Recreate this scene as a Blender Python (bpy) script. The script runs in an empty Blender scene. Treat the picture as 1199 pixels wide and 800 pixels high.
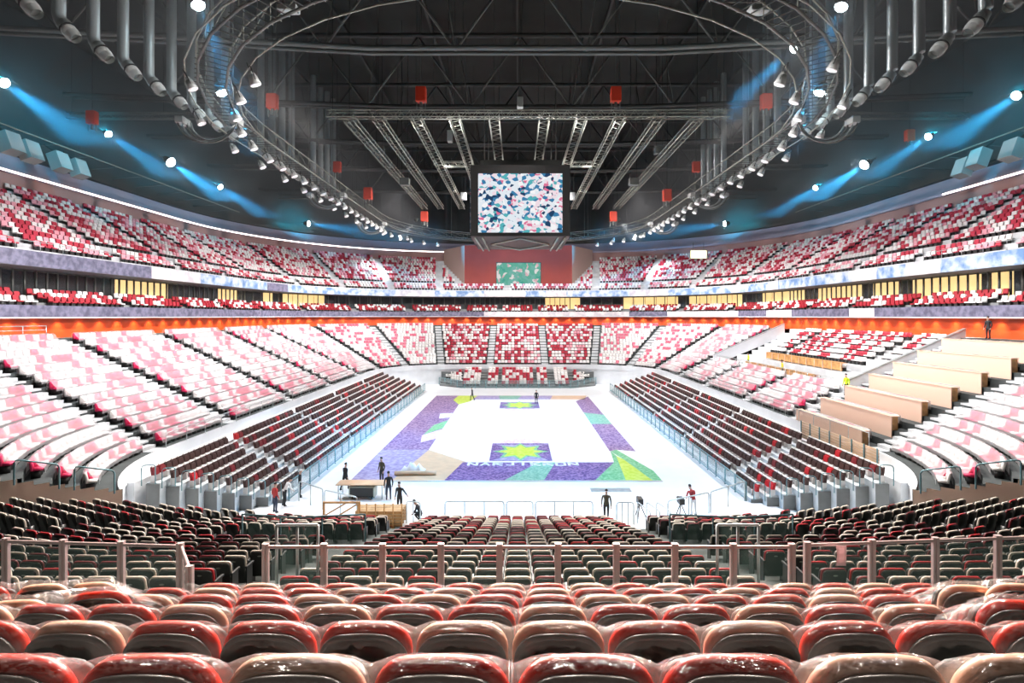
import bpy, math, random
import numpy as np
from mathutils import Vector, Matrix
R = random.Random(7)
SC = bpy.context.scene
COL = SC.collection
PI = math.pi
F, CX, CY, EYE = 614.0, 606.0, 370.0, 11.3      # focal length, principal point (px), eye height (m)

def at(px, py, Y):
    return ((px - CX) / F * Y, Y, EYE - (py - CY) / F * Y)
def proj(p):
    if p[1] < 0.5: return (-9999, -9999)
    return (CX + p[0] / p[1] * F, CY + (EYE - p[2]) / p[1] * F)

# ------------------------------------------------------------------ materials
def mat(name, col, rough=0.6, metal=0.0, emit=None, estr=0.0, alpha=1.0, noise=0.0, nscale=3.0, spec=None, col2=None, detail=4.0):
    m = bpy.data.materials.new(name); m.use_nodes = True
    nt = m.node_tree; b = nt.nodes['Principled BSDF']
    b.inputs['Base Color'].default_value = (*col, 1)
    b.inputs['Roughness'].default_value = rough
    b.inputs['Metallic'].default_value = metal
    b.inputs['Alpha'].default_value = alpha
    if spec is not None: b.inputs['Specular IOR Level'].default_value = spec
    if emit:
        b.inputs['Emission Color'].default_value = (*emit, 1); b.inputs['Emission Strength'].default_value = estr
    if noise > 0 or col2:
        tc = nt.nodes.new('ShaderNodeTexCoord'); n = nt.nodes.new('ShaderNodeTexNoise')
        n.inputs['Scale'].default_value = nscale; n.inputs['Detail'].default_value = detail
        nt.links.new(tc.outputs['Object'], n.inputs['Vector'])
        r = nt.nodes.new('ShaderNodeValToRGB')
        c2 = col2 if col2 else tuple(min(1, c * (1 + noise)) for c in col)
        c1 = col if col2 else tuple(c * (1 - noise) for c in col)
        r.color_ramp.elements[0].position = 0.38; r.color_ramp.elements[1].position = 0.62
        r.color_ramp.elements[0].color = (*c1, 1); r.color_ramp.elements[1].color = (*c2, 1)
        nt.links.new(n.outputs['Fac'], r.inputs['Fac']); nt.links.new(r.outputs['Color'], b.inputs['Base Color'])
    return m

def film(name, white, tint=(0.9, 0.9, 0.9), rough=0.25, gloss=0.1, bump=0.0, bscale=12.0):
    """thin plastic: part transparent, part white scatter, part gloss"""
    m = bpy.data.materials.new(name); m.use_nodes = True
    nt = m.node_tree; nt.nodes.clear()
    out = nt.nodes.new('ShaderNodeOutputMaterial')
    tr = nt.nodes.new('ShaderNodeBsdfTransparent'); df = nt.nodes.new('ShaderNodeBsdfDiffuse'); gl = nt.nodes.new('ShaderNodeBsdfGlossy')
    tl = nt.nodes.new('ShaderNodeBsdfTranslucent')
    df.inputs['Color'].default_value = (*tint, 1); tl.inputs['Color'].default_value = (*tint, 1)
    gl.inputs['Roughness'].default_value = rough; gl.inputs['Color'].default_value = (1, 1, 1, 1)
    m0 = nt.nodes.new('ShaderNodeMixShader'); m0.inputs['Fac'].default_value = 0.35
    m1 = nt.nodes.new('ShaderNodeMixShader'); m1.inputs['Fac'].default_value = white
    m2 = nt.nodes.new('ShaderNodeMixShader')
    nt.links.new(df.outputs[0], m0.inputs[1]); nt.links.new(tl.outputs[0], m0.inputs[2])
    nt.links.new(tr.outputs[0], m1.inputs[1]); nt.links.new(m0.outputs[0], m1.inputs[2])
    fr = nt.nodes.new('ShaderNodeLayerWeight'); fr.inputs['Blend'].default_value = 0.25
    mu = nt.nodes.new('ShaderNodeMath'); mu.operation = 'MULTIPLY_ADD'; mu.inputs[1].default_value = 0.5; mu.inputs[2].default_value = gloss
    pw = nt.nodes.new('ShaderNodeMath'); pw.operation = 'POWER'; pw.inputs[1].default_value = 4.0
    fr.inputs['Blend'].default_value = 0.5; nt.links.new(fr.outputs['Facing'], pw.inputs[0]); nt.links.new(pw.outputs[0], mu.inputs[0]); nt.links.new(mu.outputs[0], m2.inputs['Fac'])
    nt.links.new(m1.outputs[0], m2.inputs[1]); nt.links.new(gl.outputs[0], m2.inputs[2])
    nt.links.new(m2.outputs[0], out.inputs['Surface'])
    if bump > 0:
        tc = nt.nodes.new('ShaderNodeTexCoord'); n = nt.nodes.new('ShaderNodeTexNoise'); bp = nt.nodes.new('ShaderNodeBump')
        n.inputs['Scale'].default_value = bscale; n.inputs['Detail'].default_value = 3
        bp.inputs['Strength'].default_value = bump; bp.inputs['Distance'].default_value = 0.05
        nt.links.new(tc.outputs['Object'], n.inputs['Vector']); nt.links.new(n.outputs['Fac'], bp.inputs['Height'])
        for s in (gl, df): nt.links.new(bp.outputs[0], s.inputs['Normal'])
    return m

def screen_mat(name, cols, scale, strength, stretch=(1, 1, 1), seed=0.0):
    m = bpy.data.materials.new(name); m.use_nodes = True
    nt = m.node_tree; nt.nodes.clear()
    out = nt.nodes.new('ShaderNodeOutputMaterial'); em = nt.nodes.new('ShaderNodeEmission')
    tc = nt.nodes.new('ShaderNodeTexCoord'); mp = nt.nodes.new('ShaderNodeMapping'); mp.inputs['Scale'].default_value = stretch
    mp.inputs['Location'].default_value = (seed, seed, seed)
    n1 = nt.nodes.new('ShaderNodeTexNoise'); n1.inputs['Scale'].default_value = scale * 0.5; n1.inputs['Detail'].default_value = 2
    add = nt.nodes.new('ShaderNodeVectorMath'); add.operation = 'MULTIPLY_ADD'; add.inputs[1].default_value = (0.25, 0.25, 0.25)
    v = nt.nodes.new('ShaderNodeTexVoronoi'); v.inputs['Scale'].default_value = scale
    sep = nt.nodes.new('ShaderNodeSeparateColor'); n2 = nt.nodes.new('ShaderNodeTexNoise'); n2.inputs['Scale'].default_value = scale * 0.22
    mx = nt.nodes.new('ShaderNodeMath'); mx.operation = 'MULTIPLY_ADD'; mx.inputs[1].default_value = 0.55
    r = nt.nodes.new('ShaderNodeValToRGB'); r.color_ramp.interpolation = 'CONSTANT'
    els = r.color_ramp.elements
    while len(els) < len(cols): els.new(0.5)
    for e, (p, c) in zip(els, cols): e.position = p; e.color = (*c, 1)
    L = nt.links.new
    L(tc.outputs['Object'], mp.inputs['Vector']); L(mp.outputs[0], n1.inputs['Vector']); L(n1.outputs['Color'], add.inputs[0]); L(mp.outputs[0], add.inputs[2])
    L(add.outputs[0], v.inputs['Vector']); L(mp.outputs[0], n2.inputs['Vector']); L(v.outputs['Color'], sep.inputs[0])
    mm = nt.nodes.new('ShaderNodeMath'); mm.operation = 'MULTIPLY'; mm.inputs[1].default_value = 0.5
    L(n2.outputs['Fac'], mm.inputs[0]); L(sep.outputs[0], mx.inputs[0]); L(mm.outputs[0], mx.inputs[2]); L(mx.outputs[0], r.inputs['Fac'])
    L(r.outputs['Color'], em.inputs['Color']); em.inputs['Strength'].default_value = strength
    L(em.outputs[0], out.inputs['Surface'])
    return m

M = {}
M['black'] = mat('black_plastic', (0.02, 0.02, 0.019), 0.45)
M['blackbare'] = mat('black_shell', (0.028, 0.027, 0.024), 0.32)
M['brown'] = mat('dark_brown_vinyl', (0.055, 0.02, 0.016), 0.5)
M['red'] = mat('red_vinyl', (0.55, 0.012, 0.02), 0.4)
M['darkred'] = mat('wine_vinyl', (0.20, 0.010, 0.016), 0.45)
M['redor'] = mat('scarlet_vinyl', (0.86, 0.038, 0.014), 0.35)
M['cream'] = mat('cream_vinyl', (0.84, 0.73, 0.62), 0.45)
M['peach'] = mat('peach_vinyl', (0.90, 0.52, 0.36), 0.4)
M['white'] = mat('white_vinyl', (0.82, 0.79, 0.77), 0.5)
M['pink'] = mat('pink_vinyl', (0.72, 0.03, 0.13), 0.5)
M['concrete'] = mat('pale_concrete', (0.52, 0.54, 0.55), 0.8, noise=0.12, nscale=0.8)
M['concdark'] = mat('grey_concrete', (0.20, 0.21, 0.21), 0.85, noise=0.15, nscale=0.7)
M['step'] = mat('dark_step', (0.10, 0.115, 0.11), 0.8, noise=0.2, nscale=1.2)
M['wallwhite'] = mat('white_paint', (0.74, 0.77, 0.80), 0.7, noise=0.05, nscale=0.5)
M['teal'] = mat('teal_steel', (0.16, 0.30, 0.33), 0.45, 0.4)
M['steel'] = mat('galvanised_steel', (0.50, 0.54, 0.54), 0.4, 0.6, noise=0.1)
M['rail'] = mat('brushed_rail', (0.80, 0.60, 0.58), 0.35, 0.35)  # pink of the red reflected in the metal is put into the colour
M['darksteel'] = mat('dark_steel', (0.050, 0.053, 0.048), 0.6, 0.2)
M['midsteel'] = mat('mid_steel', (0.17, 0.18, 0.165), 0.55, 0.3)
M['alu'] = mat('aluminium', (0.36, 0.38, 0.32), 0.45, 0.5)
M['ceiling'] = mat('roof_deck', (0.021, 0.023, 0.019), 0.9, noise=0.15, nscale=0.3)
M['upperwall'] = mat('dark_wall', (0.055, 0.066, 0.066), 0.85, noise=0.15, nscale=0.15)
M['lavender'] = mat('lavender_plaster', (0.42, 0.40, 0.50), 0.8)
M['backwall'] = mat('dusky_pink_plaster', (0.38, 0.23, 0.21), 0.8)
M['redwall'] = mat('brick_red_panel', (0.30, 0.045, 0.032), 0.7, noise=0.08, nscale=0.3)
M['beigewall'] = mat('beige_plaster', (0.50, 0.36, 0.30), 0.8)
M['led'] = mat('led_strip', (1, 1, 1), 0.5, emit=(1.0, 0.80, 0.70), estr=5.0)
M['lens'] = mat('lamp_lens', (1, 1, 1), 0.3, emit=(0.75, 0.92, 1.0), estr=60.0)
M['lensw'] = mat('flood_lens', (1, 1, 1), 0.3, emit=(1.0, 0.97, 0.92), estr=0.25)
M['lenswarm'] = mat('downlight_lens', (1, 1, 1), 0.3, emit=(1.0, 0.75, 0.45), estr=8.0)
M['orange'] = mat('orange_panel', (0.56, 0.058, 0.008), 0.45, noise=0.06, nscale=0.6)
M['wood'] = mat('plywood', (0.50, 0.26, 0.09), 0.6, noise=0.25, nscale=2.5)
M['beige'] = mat('beige_laminate', (0.72, 0.50, 0.38), 0.5)
M['cardboard'] = mat('cardboard', (0.52, 0.36, 0.20), 0.8, noise=0.15)
M['duct'] = mat('duct_metal', (0.46, 0.52, 0.52), 0.4, 0.5)
M['ductlight'] = mat('nozzle_white', (0.50, 0.53, 0.51), 0.5, 0.1)
M['redbox'] = mat('hoist_red', (0.70, 0.055, 0.022), 0.5, emit=(0.8, 0.07, 0.02), estr=0.0)
M['ribbon'] = mat('ribbon_cloth', (0.075, 0.075, 0.12), 0.55, col2=(0.17, 0.165, 0.24), nscale=2.2, detail=8.0)
M['glass'] = film('guard_glass', 0.010, (0.45, 0.85, 0.72), 0.05, 0.012)
M['sheet'] = film('plastic_sheet', 0.24, (0.93, 0.92, 0.94), 0.3, 0.06, bump=0.4, bscale=5.0)
M['farsheet'] = film('thin_plastic_sheet', 0.15, (0.93, 0.92, 0.94), 0.3, 0.05)
M['wrap'] = film('clear_wrap', 0.085, (0.95, 0.80, 0.74), 0.12, 0.035, bump=0.8, bscale=16.0)
M['skin'] = mat('skin', (0.55, 0.33, 0.24), 0.6)
M['hair'] = mat('hair', (0.02, 0.016, 0.013), 0.6)
M['cloth_black'] = mat('black_cloth', (0.018, 0.018, 0.02), 0.8)
M['cloth_navy'] = mat('navy_cloth', (0.03, 0.04, 0.07), 0.8)
M['cloth_olive'] = mat('olive_cloth', (0.07, 0.06, 0.035), 0.8)
M['cloth_red'] = mat('red_cloth', (0.45, 0.04, 0.04), 0.8)
M['cloth_white'] = mat('white_cloth', (0.8, 0.8, 0.8), 0.8)
M['hivis'] = mat('yellow_green_vest', (0.62, 0.85, 0.02), 0.7)
M['yellowv'] = mat('yellow_vest', (0.80, 0.62, 0.05), 0.7)
M['paper'] = film('paper', 1.0, (0.98, 0.72, 0.72), 0.6, 0.0)
M['fenceglass'] = film('fence_glass', 0.22, (0.40, 0.58, 0.62), 0.1, 0.02)
M['signy'] = mat('sign_yellow', (0.9, 0.85, 0.6), 0.5, emit=(1.0, 0.9, 0.55), estr=1.5)
M['roomlit'] = mat('lit_room', (0.8, 0.6, 0.3), 0.6, emit=(1.0, 0.72, 0.30), estr=1.0, col2=(0.4, 0.3, 0.2), nscale=0.8)
M['roomdark'] = mat('dim_room', (0.05, 0.055, 0.06), 0.5, noise=0.3, nscale=0.7)

# ------------------------------------------------------------------ mesh builder
class MB:
    def __init__(s): s.v = []; s.f = []; s.m = []; s.sm = []
    def add(s, vs, fs, mi=0, T=None, smooth=False):
        b = len(s.v)
        s.v += [tuple(T @ Vector(p)) for p in vs] if T is not None else [tuple(p) for p in vs]
        for f in fs: s.f.append(tuple(i + b for i in f)); s.m.append(mi); s.sm.append(smooth)
        return s
    def box(s, x0, x1, y0, y1, z0, z1, mi=0, T=None):
        return s.add([(x0,y0,z0),(x1,y0,z0),(x1,y1,z0),(x0,y1,z0),(x0,y0,z1),(x1,y0,z1),(x1,y1,z1),(x0,y1,z1)],
              [(0,3,2,1),(4,5,6,7),(0,1,5,4),(1,2,6,5),(2,3,7,6),(3,0,4,7)], mi, T)
    def tube(s, p, q, r, n=6, mi=0, r2=None, caps=True):
        p, q = Vector(p), Vector(q); d = q - p
        if d.length < 1e-6: return s
        d.normalize(); u = d.orthogonal().normalized(); w = d.cross(u)
        r2 = r if r2 is None else r2
        vs = [p + (u * math.cos(2*PI*i/n) + w * math.sin(2*PI*i/n)) * r for i in range(n)] + [q + (u * math.cos(2*PI*i/n) + w * math.sin(2*PI*i/n)) * r2 for i in range(n)]
        s.add(vs, [(i, (i+1) % n, n + (i+1) % n, n + i) for i in range(n)], mi, None, True)
        if caps:
            b = len(s.v) - 2*n
            s.f += [tuple(b + i for i in reversed(range(n))), tuple(b + n + i for i in range(n))]; s.m += [mi, mi]; s.sm += [False, False]
        return s
    def path(s, pts, r, n=6, mi=0, closed=False):
        """continuous tube through points"""
        P = [Vector(p) for p in pts]; k = len(P); rings = []
        for i in range(k):
            a = P[i-1] if (i > 0 or closed) else P[i]; c = P[(i+1) % k] if (i < k-1 or closed) else P[i]
            d = (c - a).normalized(); ref = Vector((0, 0, 1)) if abs(d.z) < 0.95 else Vector((1, 0, 0))
            u = d.cross(ref).normalized(); w = d.cross(u)
            rings.append([P[i] + (u * math.cos(2*PI*j/n) + w * math.sin(2*PI*j/n)) * r for j in range(n)])
        vs = [v for g in rings for v in g]; fs = []
        for i in range(k if closed else k-1):
            a, b = i*n, ((i+1) % k)*n
            fs += [(a+j, a+(j+1) % n, b+(j+1) % n, b+j) for j in range(n)]
        s.add(vs, fs, mi, None, True)
        if not closed: s.add(rings[0], [tuple(range(n))], mi); s.add(rings[-1], [tuple(range(n))], mi)
        return s
    def slab(s, outline, y0, y1, b=0.0, mi=0, T=None, insmul=1.0):
        """outline [(x,z)] extruded along y with eased edges"""
        n = len(outline); cx = sum(p[0] for p in outline)/n; cz = sum(p[1] for p in outline)/n
        w = max(p[0] for p in outline) - min(p[0] for p in outline); h = max(p[1] for p in outline) - min(p[1] for p in outline)
        def ins(t): return [(cx + (x-cx)*(1-2*t/w), cz + (z-cz)*(1-2*t/h)) for x, z in outline]
        rings = [(ins(b), y0), (outline, y0+b), (outline, y1-b), (ins(b), y1)] if b > 0 else [(outline, y0), (outline, y1)]
        vs = [(x, y, z) for o, y in rings for x, z in o]
        fs = [(k*n+i, k*n+(i+1) % n, (k+1)*n+(i+1) % n, (k+1)*n+i) for k in range(len(rings)-1) for i in range(n)]
        s.add(vs, fs, mi, T, b > 0)
        base = len(s.v) - len(vs)
        s.f += [tuple(base + i for i in reversed(range(n))), tuple(base + (len(rings)-1)*n + i for i in range(n))]; s.m += [mi, mi]; s.sm += [False, False]
        return s
    def grid(s, rows, mi=0, smooth=False, closed=False):
        n = len(rows[0]); b = [p for r in rows for p in r]; k = len(rows)
        s.add(b, [(i*n+j, i*n+j+1, ((i+1) % k)*n+j+1, ((i+1) % k)*n+j) for i in range(k if closed else k-1) for j in range(n-1)], mi, None, smooth)
        return s
    def build(s, name, mats, parent=None, loc=None, rz=None):
        me = bpy.data.meshes.new(name)
        me.from_pydata(s.v, [], s.f)
        for m in (mats if isinstance(mats, (list, tuple)) else [mats]): me.materials.append(M[m] if isinstance(m, str) else m)
        me.polygons.foreach_set('material_index', s.m); me.polygons.foreach_set('use_smooth', s.sm)
        me.update()
        return link(name, me, parent, loc, rz)
    def arrays(s):
        return (np.array(s.v, dtype=np.float64), np.array([i for f in s.f for i in f], dtype=np.int64), np.array([len(f) for f in s.f], dtype=np.int64), np.array(s.m, dtype=np.int64))

def link(name, me, parent=None, loc=None, rz=None):
    o = bpy.data.objects.new(name, me); COL.objects.link(o)
    if parent is not None: o.parent = parent
    if loc is not None: o.location = loc
    if rz is not None: o.rotation_euler = (0, 0, rz)
    return o
def tag(o, label=None, cat=None, group=None, kind=None):
    if label: o['label'] = label
    if cat: o['category'] = cat
    if group: o['group'] = group
    if kind: o['kind'] = kind
    return o
def empty(name, loc=(0, 0, 0), rz=0.0):
    o = bpy.data.objects.new(name, None); COL.objects.link(o); o.location = loc; o.rotation_euler = (0, 0, rz); o.empty_display_size = 0.3
    return o
def struct(o): o['kind'] = 'structure'; return o

def replicate(name, T, mats, items):
    """many copies of template T=(V,loops,counts,mi) in ONE mesh. items: (x,y,z,angle,matshift)"""
    V, Lp, Ct, Mi = T; n = len(items); nv = len(V)
    A = np.array([[*it[:4], it[4]] for it in items], dtype=np.float64)
    c, s = np.cos(A[:, 3])[:, None], np.sin(A[:, 3])[:, None]
    X = V[None, :, 0]*c - V[None, :, 1]*s + A[:, 0][:, None]
    Y = V[None, :, 0]*s + V[None, :, 1]*c + A[:, 1][:, None]
    Z = V[None, :, 2] + A[:, 2][:, None]
    co = np.stack([X, Y, Z], axis=2).reshape(-1)
    lo = (Lp[None, :] + (np.arange(n)*nv)[:, None]).reshape(-1)
    ct = np.tile(Ct, n); mi = (Mi[None, :] + np.where(Mi[None, :] == 0, A[:, 4].astype(int)[:, None], 0)).reshape(-1)
    me = bpy.data.meshes.new(name)
    me.vertices.add(n*nv); me.vertices.foreach_set('co', co)
    me.loops.add(len(lo)); me.loops.foreach_set('vertex_index', lo.astype(np.int32))
    me.polygons.add(len(ct)); st = np.concatenate([[0], np.cumsum(ct)[:-1]])
    me.polygons.foreach_set('loop_start', st.astype(np.int32))
    for m in mats: me.materials.append(M[m])
    me.polygons.foreach_set('material_index', mi.astype(np.int32))
    me.update(calc_edges=True); me.validate()
    return link(name, me)

ONES = 'zeroth first second third fourth fifth sixth seventh eighth ninth tenth eleventh twelfth thirteenth fourteenth fifteenth sixteenth seventeenth eighteenth nineteenth'.split()
TENS = ['', '', 'twenty', 'thirty', 'forty', 'fifty', 'sixty', 'seventy', 'eighty', 'ninety']
TENTH = ['', '', 'twentieth', 'thirtieth', 'fortieth', 'fiftieth', 'sixtieth', 'seventieth', 'eightieth', 'ninetieth']
def nth(n):
    if n >= 100: return 'hundredth' if n == 100 else 'hundred-and-' + nth(n - 100)
    if n < 20: return ONES[n]
    return TENTH[n // 10] if n % 10 == 0 else TENS[n // 10] + '-' + ONES[n % 10]

# ------------------------------------------------------------------ camera, render look
cam = bpy.data.cameras.new('camera'); co = bpy.data.objects.new('camera', cam); COL.objects.link(co)
co.location = (0, 0, EYE); co.rotation_euler = (PI/2, 0, 0)
cam.sensor_width = 36; cam.lens = 36*F/1199; cam.shift_x = -(CX - 599.5)/1199; cam.shift_y = (CY - 400)/1199
cam.clip_start = 0.05; cam.clip_end = 400
SC.camera = co
SC.view_settings.view_transform = 'Standard'; SC.view_settings.look = 'None'
SC.view_settings.gamma = 1; SC.view_settings.use_curve_mapping = False; SC.view_settings.exposure = 0.0
SC.cycles.use_adaptive_sampling = True; SC.cycles.adaptive_threshold = 0.05; SC.cycles.max_bounces = 4; SC.cycles.diffuse_bounces = 3; SC.cycles.glossy_bounces = 2; SC.cycles.transmission_bounces = 2
SC.cycles.transparent_max_bounces = 8; SC.cycles.volume_bounces = 0
SC.cycles.caustics_reflective = False; SC.cycles.caustics_refractive = False
w = bpy.data.worlds.new('world'); SC.world = w; w.use_nodes = True
w.node_tree.nodes['Background'].inputs[0].default_value = (0.0, 0.0, 0.0, 1); w.node_tree.nodes['Background'].inputs[1].default_value = 0.0

# ------------------------------------------------------------------ the bowl: every tier is an offset of one rounded rectangle
HX, Y0, Y1, R0 = 10.5, 32.0, 76.0, 11.0
def side(sx, ya, yb, step=1.0):
    n = max(1, int(round(abs(yb-ya)/step))); return [(sx*HX, ya+(yb-ya)*i/n, sx, 0.0) for i in range(n+1)]
def farc(sx, a, b, step=4.0):
    """far corner, angle 0 = straight side, 90 = far end"""
    n = max(1, int(round(abs(b-a)/step))); out = []
    for i in range(n+1):
        t = math.radians(a+(b-a)*i/n); out.append((sx*HX, Y1, sx*math.cos(t), math.sin(t)))
    return out
def narc(sx, a, b, step=4.0, hx=None, yc=None):
    """near corner, angle 0 = straight side, 90 = near end"""
    n = max(1, int(round(abs(b-a)/step))); out = []
    for i in range(n+1):
        t = math.radians(a+(b-a)*i/n); out.append((sx*(hx or HX), Y0 if yc is None else yc, sx*math.cos(t), -math.sin(t)))
    return out
def fend(xa, xb, step=1.0):
    n = max(1, int(round(abs(xb-xa)/step))); return [(xa+(xb-xa)*i/n, Y1, 0.0, 1.0) for i in range(n+1)]
def nend(xa, xb, step=1.0):
    n = max(1, int(round(abs(xb-xa)/step))); return [(xa+(xb-xa)*i/n, Y0, 0.0, -1.0) for i in range(n+1)]
def P(st, d, z, r0=R0): return (st[0] + st[2]*(r0+d), st[1] + st[3]*(r0+d), z)
def sweep(mb, profile, stations, mi=0, closed=False):
    mb.grid([[P(s, d, z) for d, z in profile] for s in stations], mi, closed=closed); return mb
def row_spots(stations, d, pitch, m0=0.6, m1=0.6, r0=R0):
    pts = [Vector(P(s, d, 0, r0)) for s in stations]; nor = [Vector((s[2], s[3], 0)) for s in stations]
    cum = [0.0]
    for a, b in zip(pts, pts[1:]): cum.append(cum[-1] + (b-a).length)
    L = cum[-1] - m0 - m1; n = int(L / pitch + 1e-6)
    if n < 1: return []
    off = m0 + (L - n*pitch)/2 + pitch/2; out = []; j = 0
    for i in range(n):
        t = off + i*pitch
        while j < len(cum)-2 and cum[j+1] < t: j += 1
        u = (t-cum[j]) / max(1e-9, cum[j+1]-cum[j])
        p = pts[j].lerp(pts[j+1], u); nn = nor[j].lerp(nor[j+1], u).normalized()
        out.append((p.x, p.y, math.atan2(-nn.y, -nn.x) - PI/2))
    return out
LOOP = narc(-1, 90, 0) + side(-1, Y0, Y1) + farc(-1, 0, 90) + fend(-HX, HX) + farc(1, 90, 0) + side(1, Y1, Y0) + narc(1, 0, 90) + nend(HX, -HX)
M['floorwhite'] = mat('floor_white', (0.80, 0.83, 0.86), 0.35, noise=0.03, nscale=0.6)
M['stepshade'] = mat('step_shaded', (0.055, 0.065, 0.065), 0.8, noise=0.15, nscale=1.0)  # treads kept dark: shade between the rows is put into the colour
M['bleachstep'] = mat('bleacher_step', (0.55, 0.60, 0.63), 0.5, noise=0.1, nscale=1.0)
M['redup'] = mat('red_upper_vinyl', (0.48, 0.03, 0.06), 0.5)
M['rose'] = mat('rose_vinyl', (0.78, 0.36, 0.42), 0.5)
M['redbal'] = mat('balcony_red', (0.34, 0.012, 0.025), 0.5)
BEAM, FLOOD, STAND, TIER, ENDL, ENDT, NEARL, NEAR2, DOWN, HAZE = 150000, 11000, 18000, 38000, 14000, 27000, 31000, 25000, 400, 0.009
WASH = 6000
# ================================================================== THE SETTING
mb = MB(); mb.box(-60, 60, -12, 125, -0.3, 0.0); struct(mb.build('floor', 'floorwhite' if 'floorwhite' in M else 'wallwhite'))

NR, DP, RI, Z0 = 14, 0.95, 0.46, 3.1              # lower bowl: rows, depth, rise, first row height
def rd(i): return 0.5 + DP*i
def rz_(i): return Z0 + RI*i
def steps(i0, i1, d0=None):
    pr = []
    for i in range(i0, i1): pr += [(rd(i), rz_(i)), (rd(i)+DP, rz_(i))]
    return pr
LPROF = [(0, Z0)] + steps(0, NR) + [(rd(NR), rz_(NR)), (15.8, rz_(NR))]
lo_st = narc(-1, 44, 0) + side(-1, Y0, Y1) + farc(-1, 0, 90) + fend(-HX, HX) + farc(1, 90, 0) + side(1, Y1, 71.0)
mb = MB(); sweep(mb, LPROF, lo_st)
st_near = side(1, 41.8, Y0) + narc(1, 0, 44)
sweep(mb, LPROF, st_near)
REC = side(1, 71.0, 41.8)
struct(mb.build('floor_lower_bowl', 'stepshade'))
mb = MB()
sweep(mb, [(0, Z0)] + steps(0, 1), REC)
struct(mb.build('floor_recess_front', 'stepshade')); mb = MB()
sweep(mb, [(rd(1), rz_(0))] + steps(1, 5) + [(rd(5), 5.0), (8.2, 5.0), (8.2, 6.1), (10.2, 6.1)] + [q for k in range(6) for q in ((10.2+0.85*k, 6.7+0.46*k), (11.05+0.85*k, 6.7+0.46*k))] + [(15.3, rz_(NR)), (15.8, rz_(NR))], REC)
struct(mb.build('floor_recess', 'concrete'))
mb = MB()
for S in (lo_st, REC, st_near): sweep(mb, [(0, 0), (0, Z0)], S)
struct(mb.build('wall_bowl_front', 'wallwhite'))
for sx, sn in ((-1, 'left'), (1, 'right')):
    mb = MB(); t = math.radians(45.5)
    pp = lambda d, z, o_=0.0: (sx*(HX+(R0+d)*math.cos(t)+o_), Y0-(R0+d)*math.sin(t)-o_, z)
    for d0 in np.arange(0, 13, 0.5): mb.add([pp(d0, 0), pp(d0+0.47, 0), pp(d0+0.47, Z0+0.2+0.36*d0), pp(d0, Z0+0.2+0.36*d0), pp(d0, 0, 0.1), pp(d0+0.47, 0, 0.1), pp(d0+0.47, Z0+0.2+0.36*d0, 0.1), pp(d0, Z0+0.2+0.36*d0, 0.1)], [(0,1,2,3),(7,6,5,4),(3,2,6,7),(0,3,7,4),(1,5,6,2)])
    struct(mb.build('wall_corner_%s' % sn, 'beige'))
# bowl front lip, pale
mb = MB()
for S in (lo_st, REC, st_near): sweep(mb, [(-0.06, 2.45), (-0.06, 3.25), (0.06, 3.25), (0.06, 3.1)], S)
struct(mb.build('trim_bowl_front', 'wallwhite'))
# pale stairways in the aisles of the lower bowl
def aisle_stairs(mb, st, i0, i1, w=1.1, half=True):
    tx, ty = -st[3], st[2]
    for i in range(i0, i1):
        for h, (da, z) in enumerate(((rd(i)-0.04, rz_(i)+0.02), (rd(i)+DP*0.5, rz_(i)+RI*0.5))):
            a = P(st, da, 0); b = P(st, rd(i)+DP, 0)
            q = [(a[0]-tx*w/2, a[1]-ty*w/2), (a[0]+tx*w/2, a[1]+ty*w/2), (b[0]+tx*w/2, b[1]+ty*w/2), (b[0]-tx*w/2, b[1]-ty*w/2)]
            vs = [(*p, rz_(i)-0.1) for p in q] + [(*p, z) for p in q]
            mb.add(vs, [(4,5,6,7),(0,1,5,4),(1,2,6,5),(2,3,7,6),(3,0,4,7)])
AL = [(-HX, y, -1.0, 0.0) for y in (32.0, 40.5, 51.2, 62.0, 72.7)]
AR = [(HX, y, 1.0, 0.0) for y in (32.2,)]
FA = [farc(s, a, a+1)[0] for s in (-1, 1) for a in (22, 50, 79)] + [(x, Y1, 0.0, 1.0) for x in (-4.6, 4.6)]
mb = MB()
for s_ in AL + AR + FA: aisle_stairs(mb, s_, 0, NR)
for y in (51.2, 62.0): aisle_stairs(mb, (HX, y, 1.0, 0.0), 0, 5)
for y in (41.9, 72.2): aisle_stairs(mb, (HX, y + (0 if y > 50 else -0.0), 1.0, 0.0), 0, NR)
struct(mb.build('trim_aisle_stairs', 'concrete'))

up_st = narc(-1, 28, 0) + side(-1, Y0, Y1) + farc(-1, 0, 90) + fend(-HX, HX) + farc(1, 90, 0) + side(1, Y1, Y0) + narc(1, 0, 28)
# orange concourse wall and slab above it
mb = MB(); sweep(mb, [(15.7, rz_(NR)-0.3), (15.7, 11.25)], up_st); struct(mb.build('wall_concourse', 'orange'))
mb = MB(); sweep(mb, [(15.9, 11.2), (14.62, 11.2), (14.62, 12.0), (15.2, 12.0)] + [q for k in range(3) for q in ((15.2+0.85*k, 12.02+0.32*k), (16.05+0.85*k, 12.02+0.32*k))] + [(20.4, 12.66)], up_st)
struct(mb.build('floor_balcony', 'concdark'))
mb = MB(); sweep(mb, [(20.4, 12.6), (20.4, 15.0), (14.85, 15.0), (14.85, 16.1), (15.3, 16.1)], up_st); struct(mb.build('wall_suite', 'concdark'))
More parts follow.
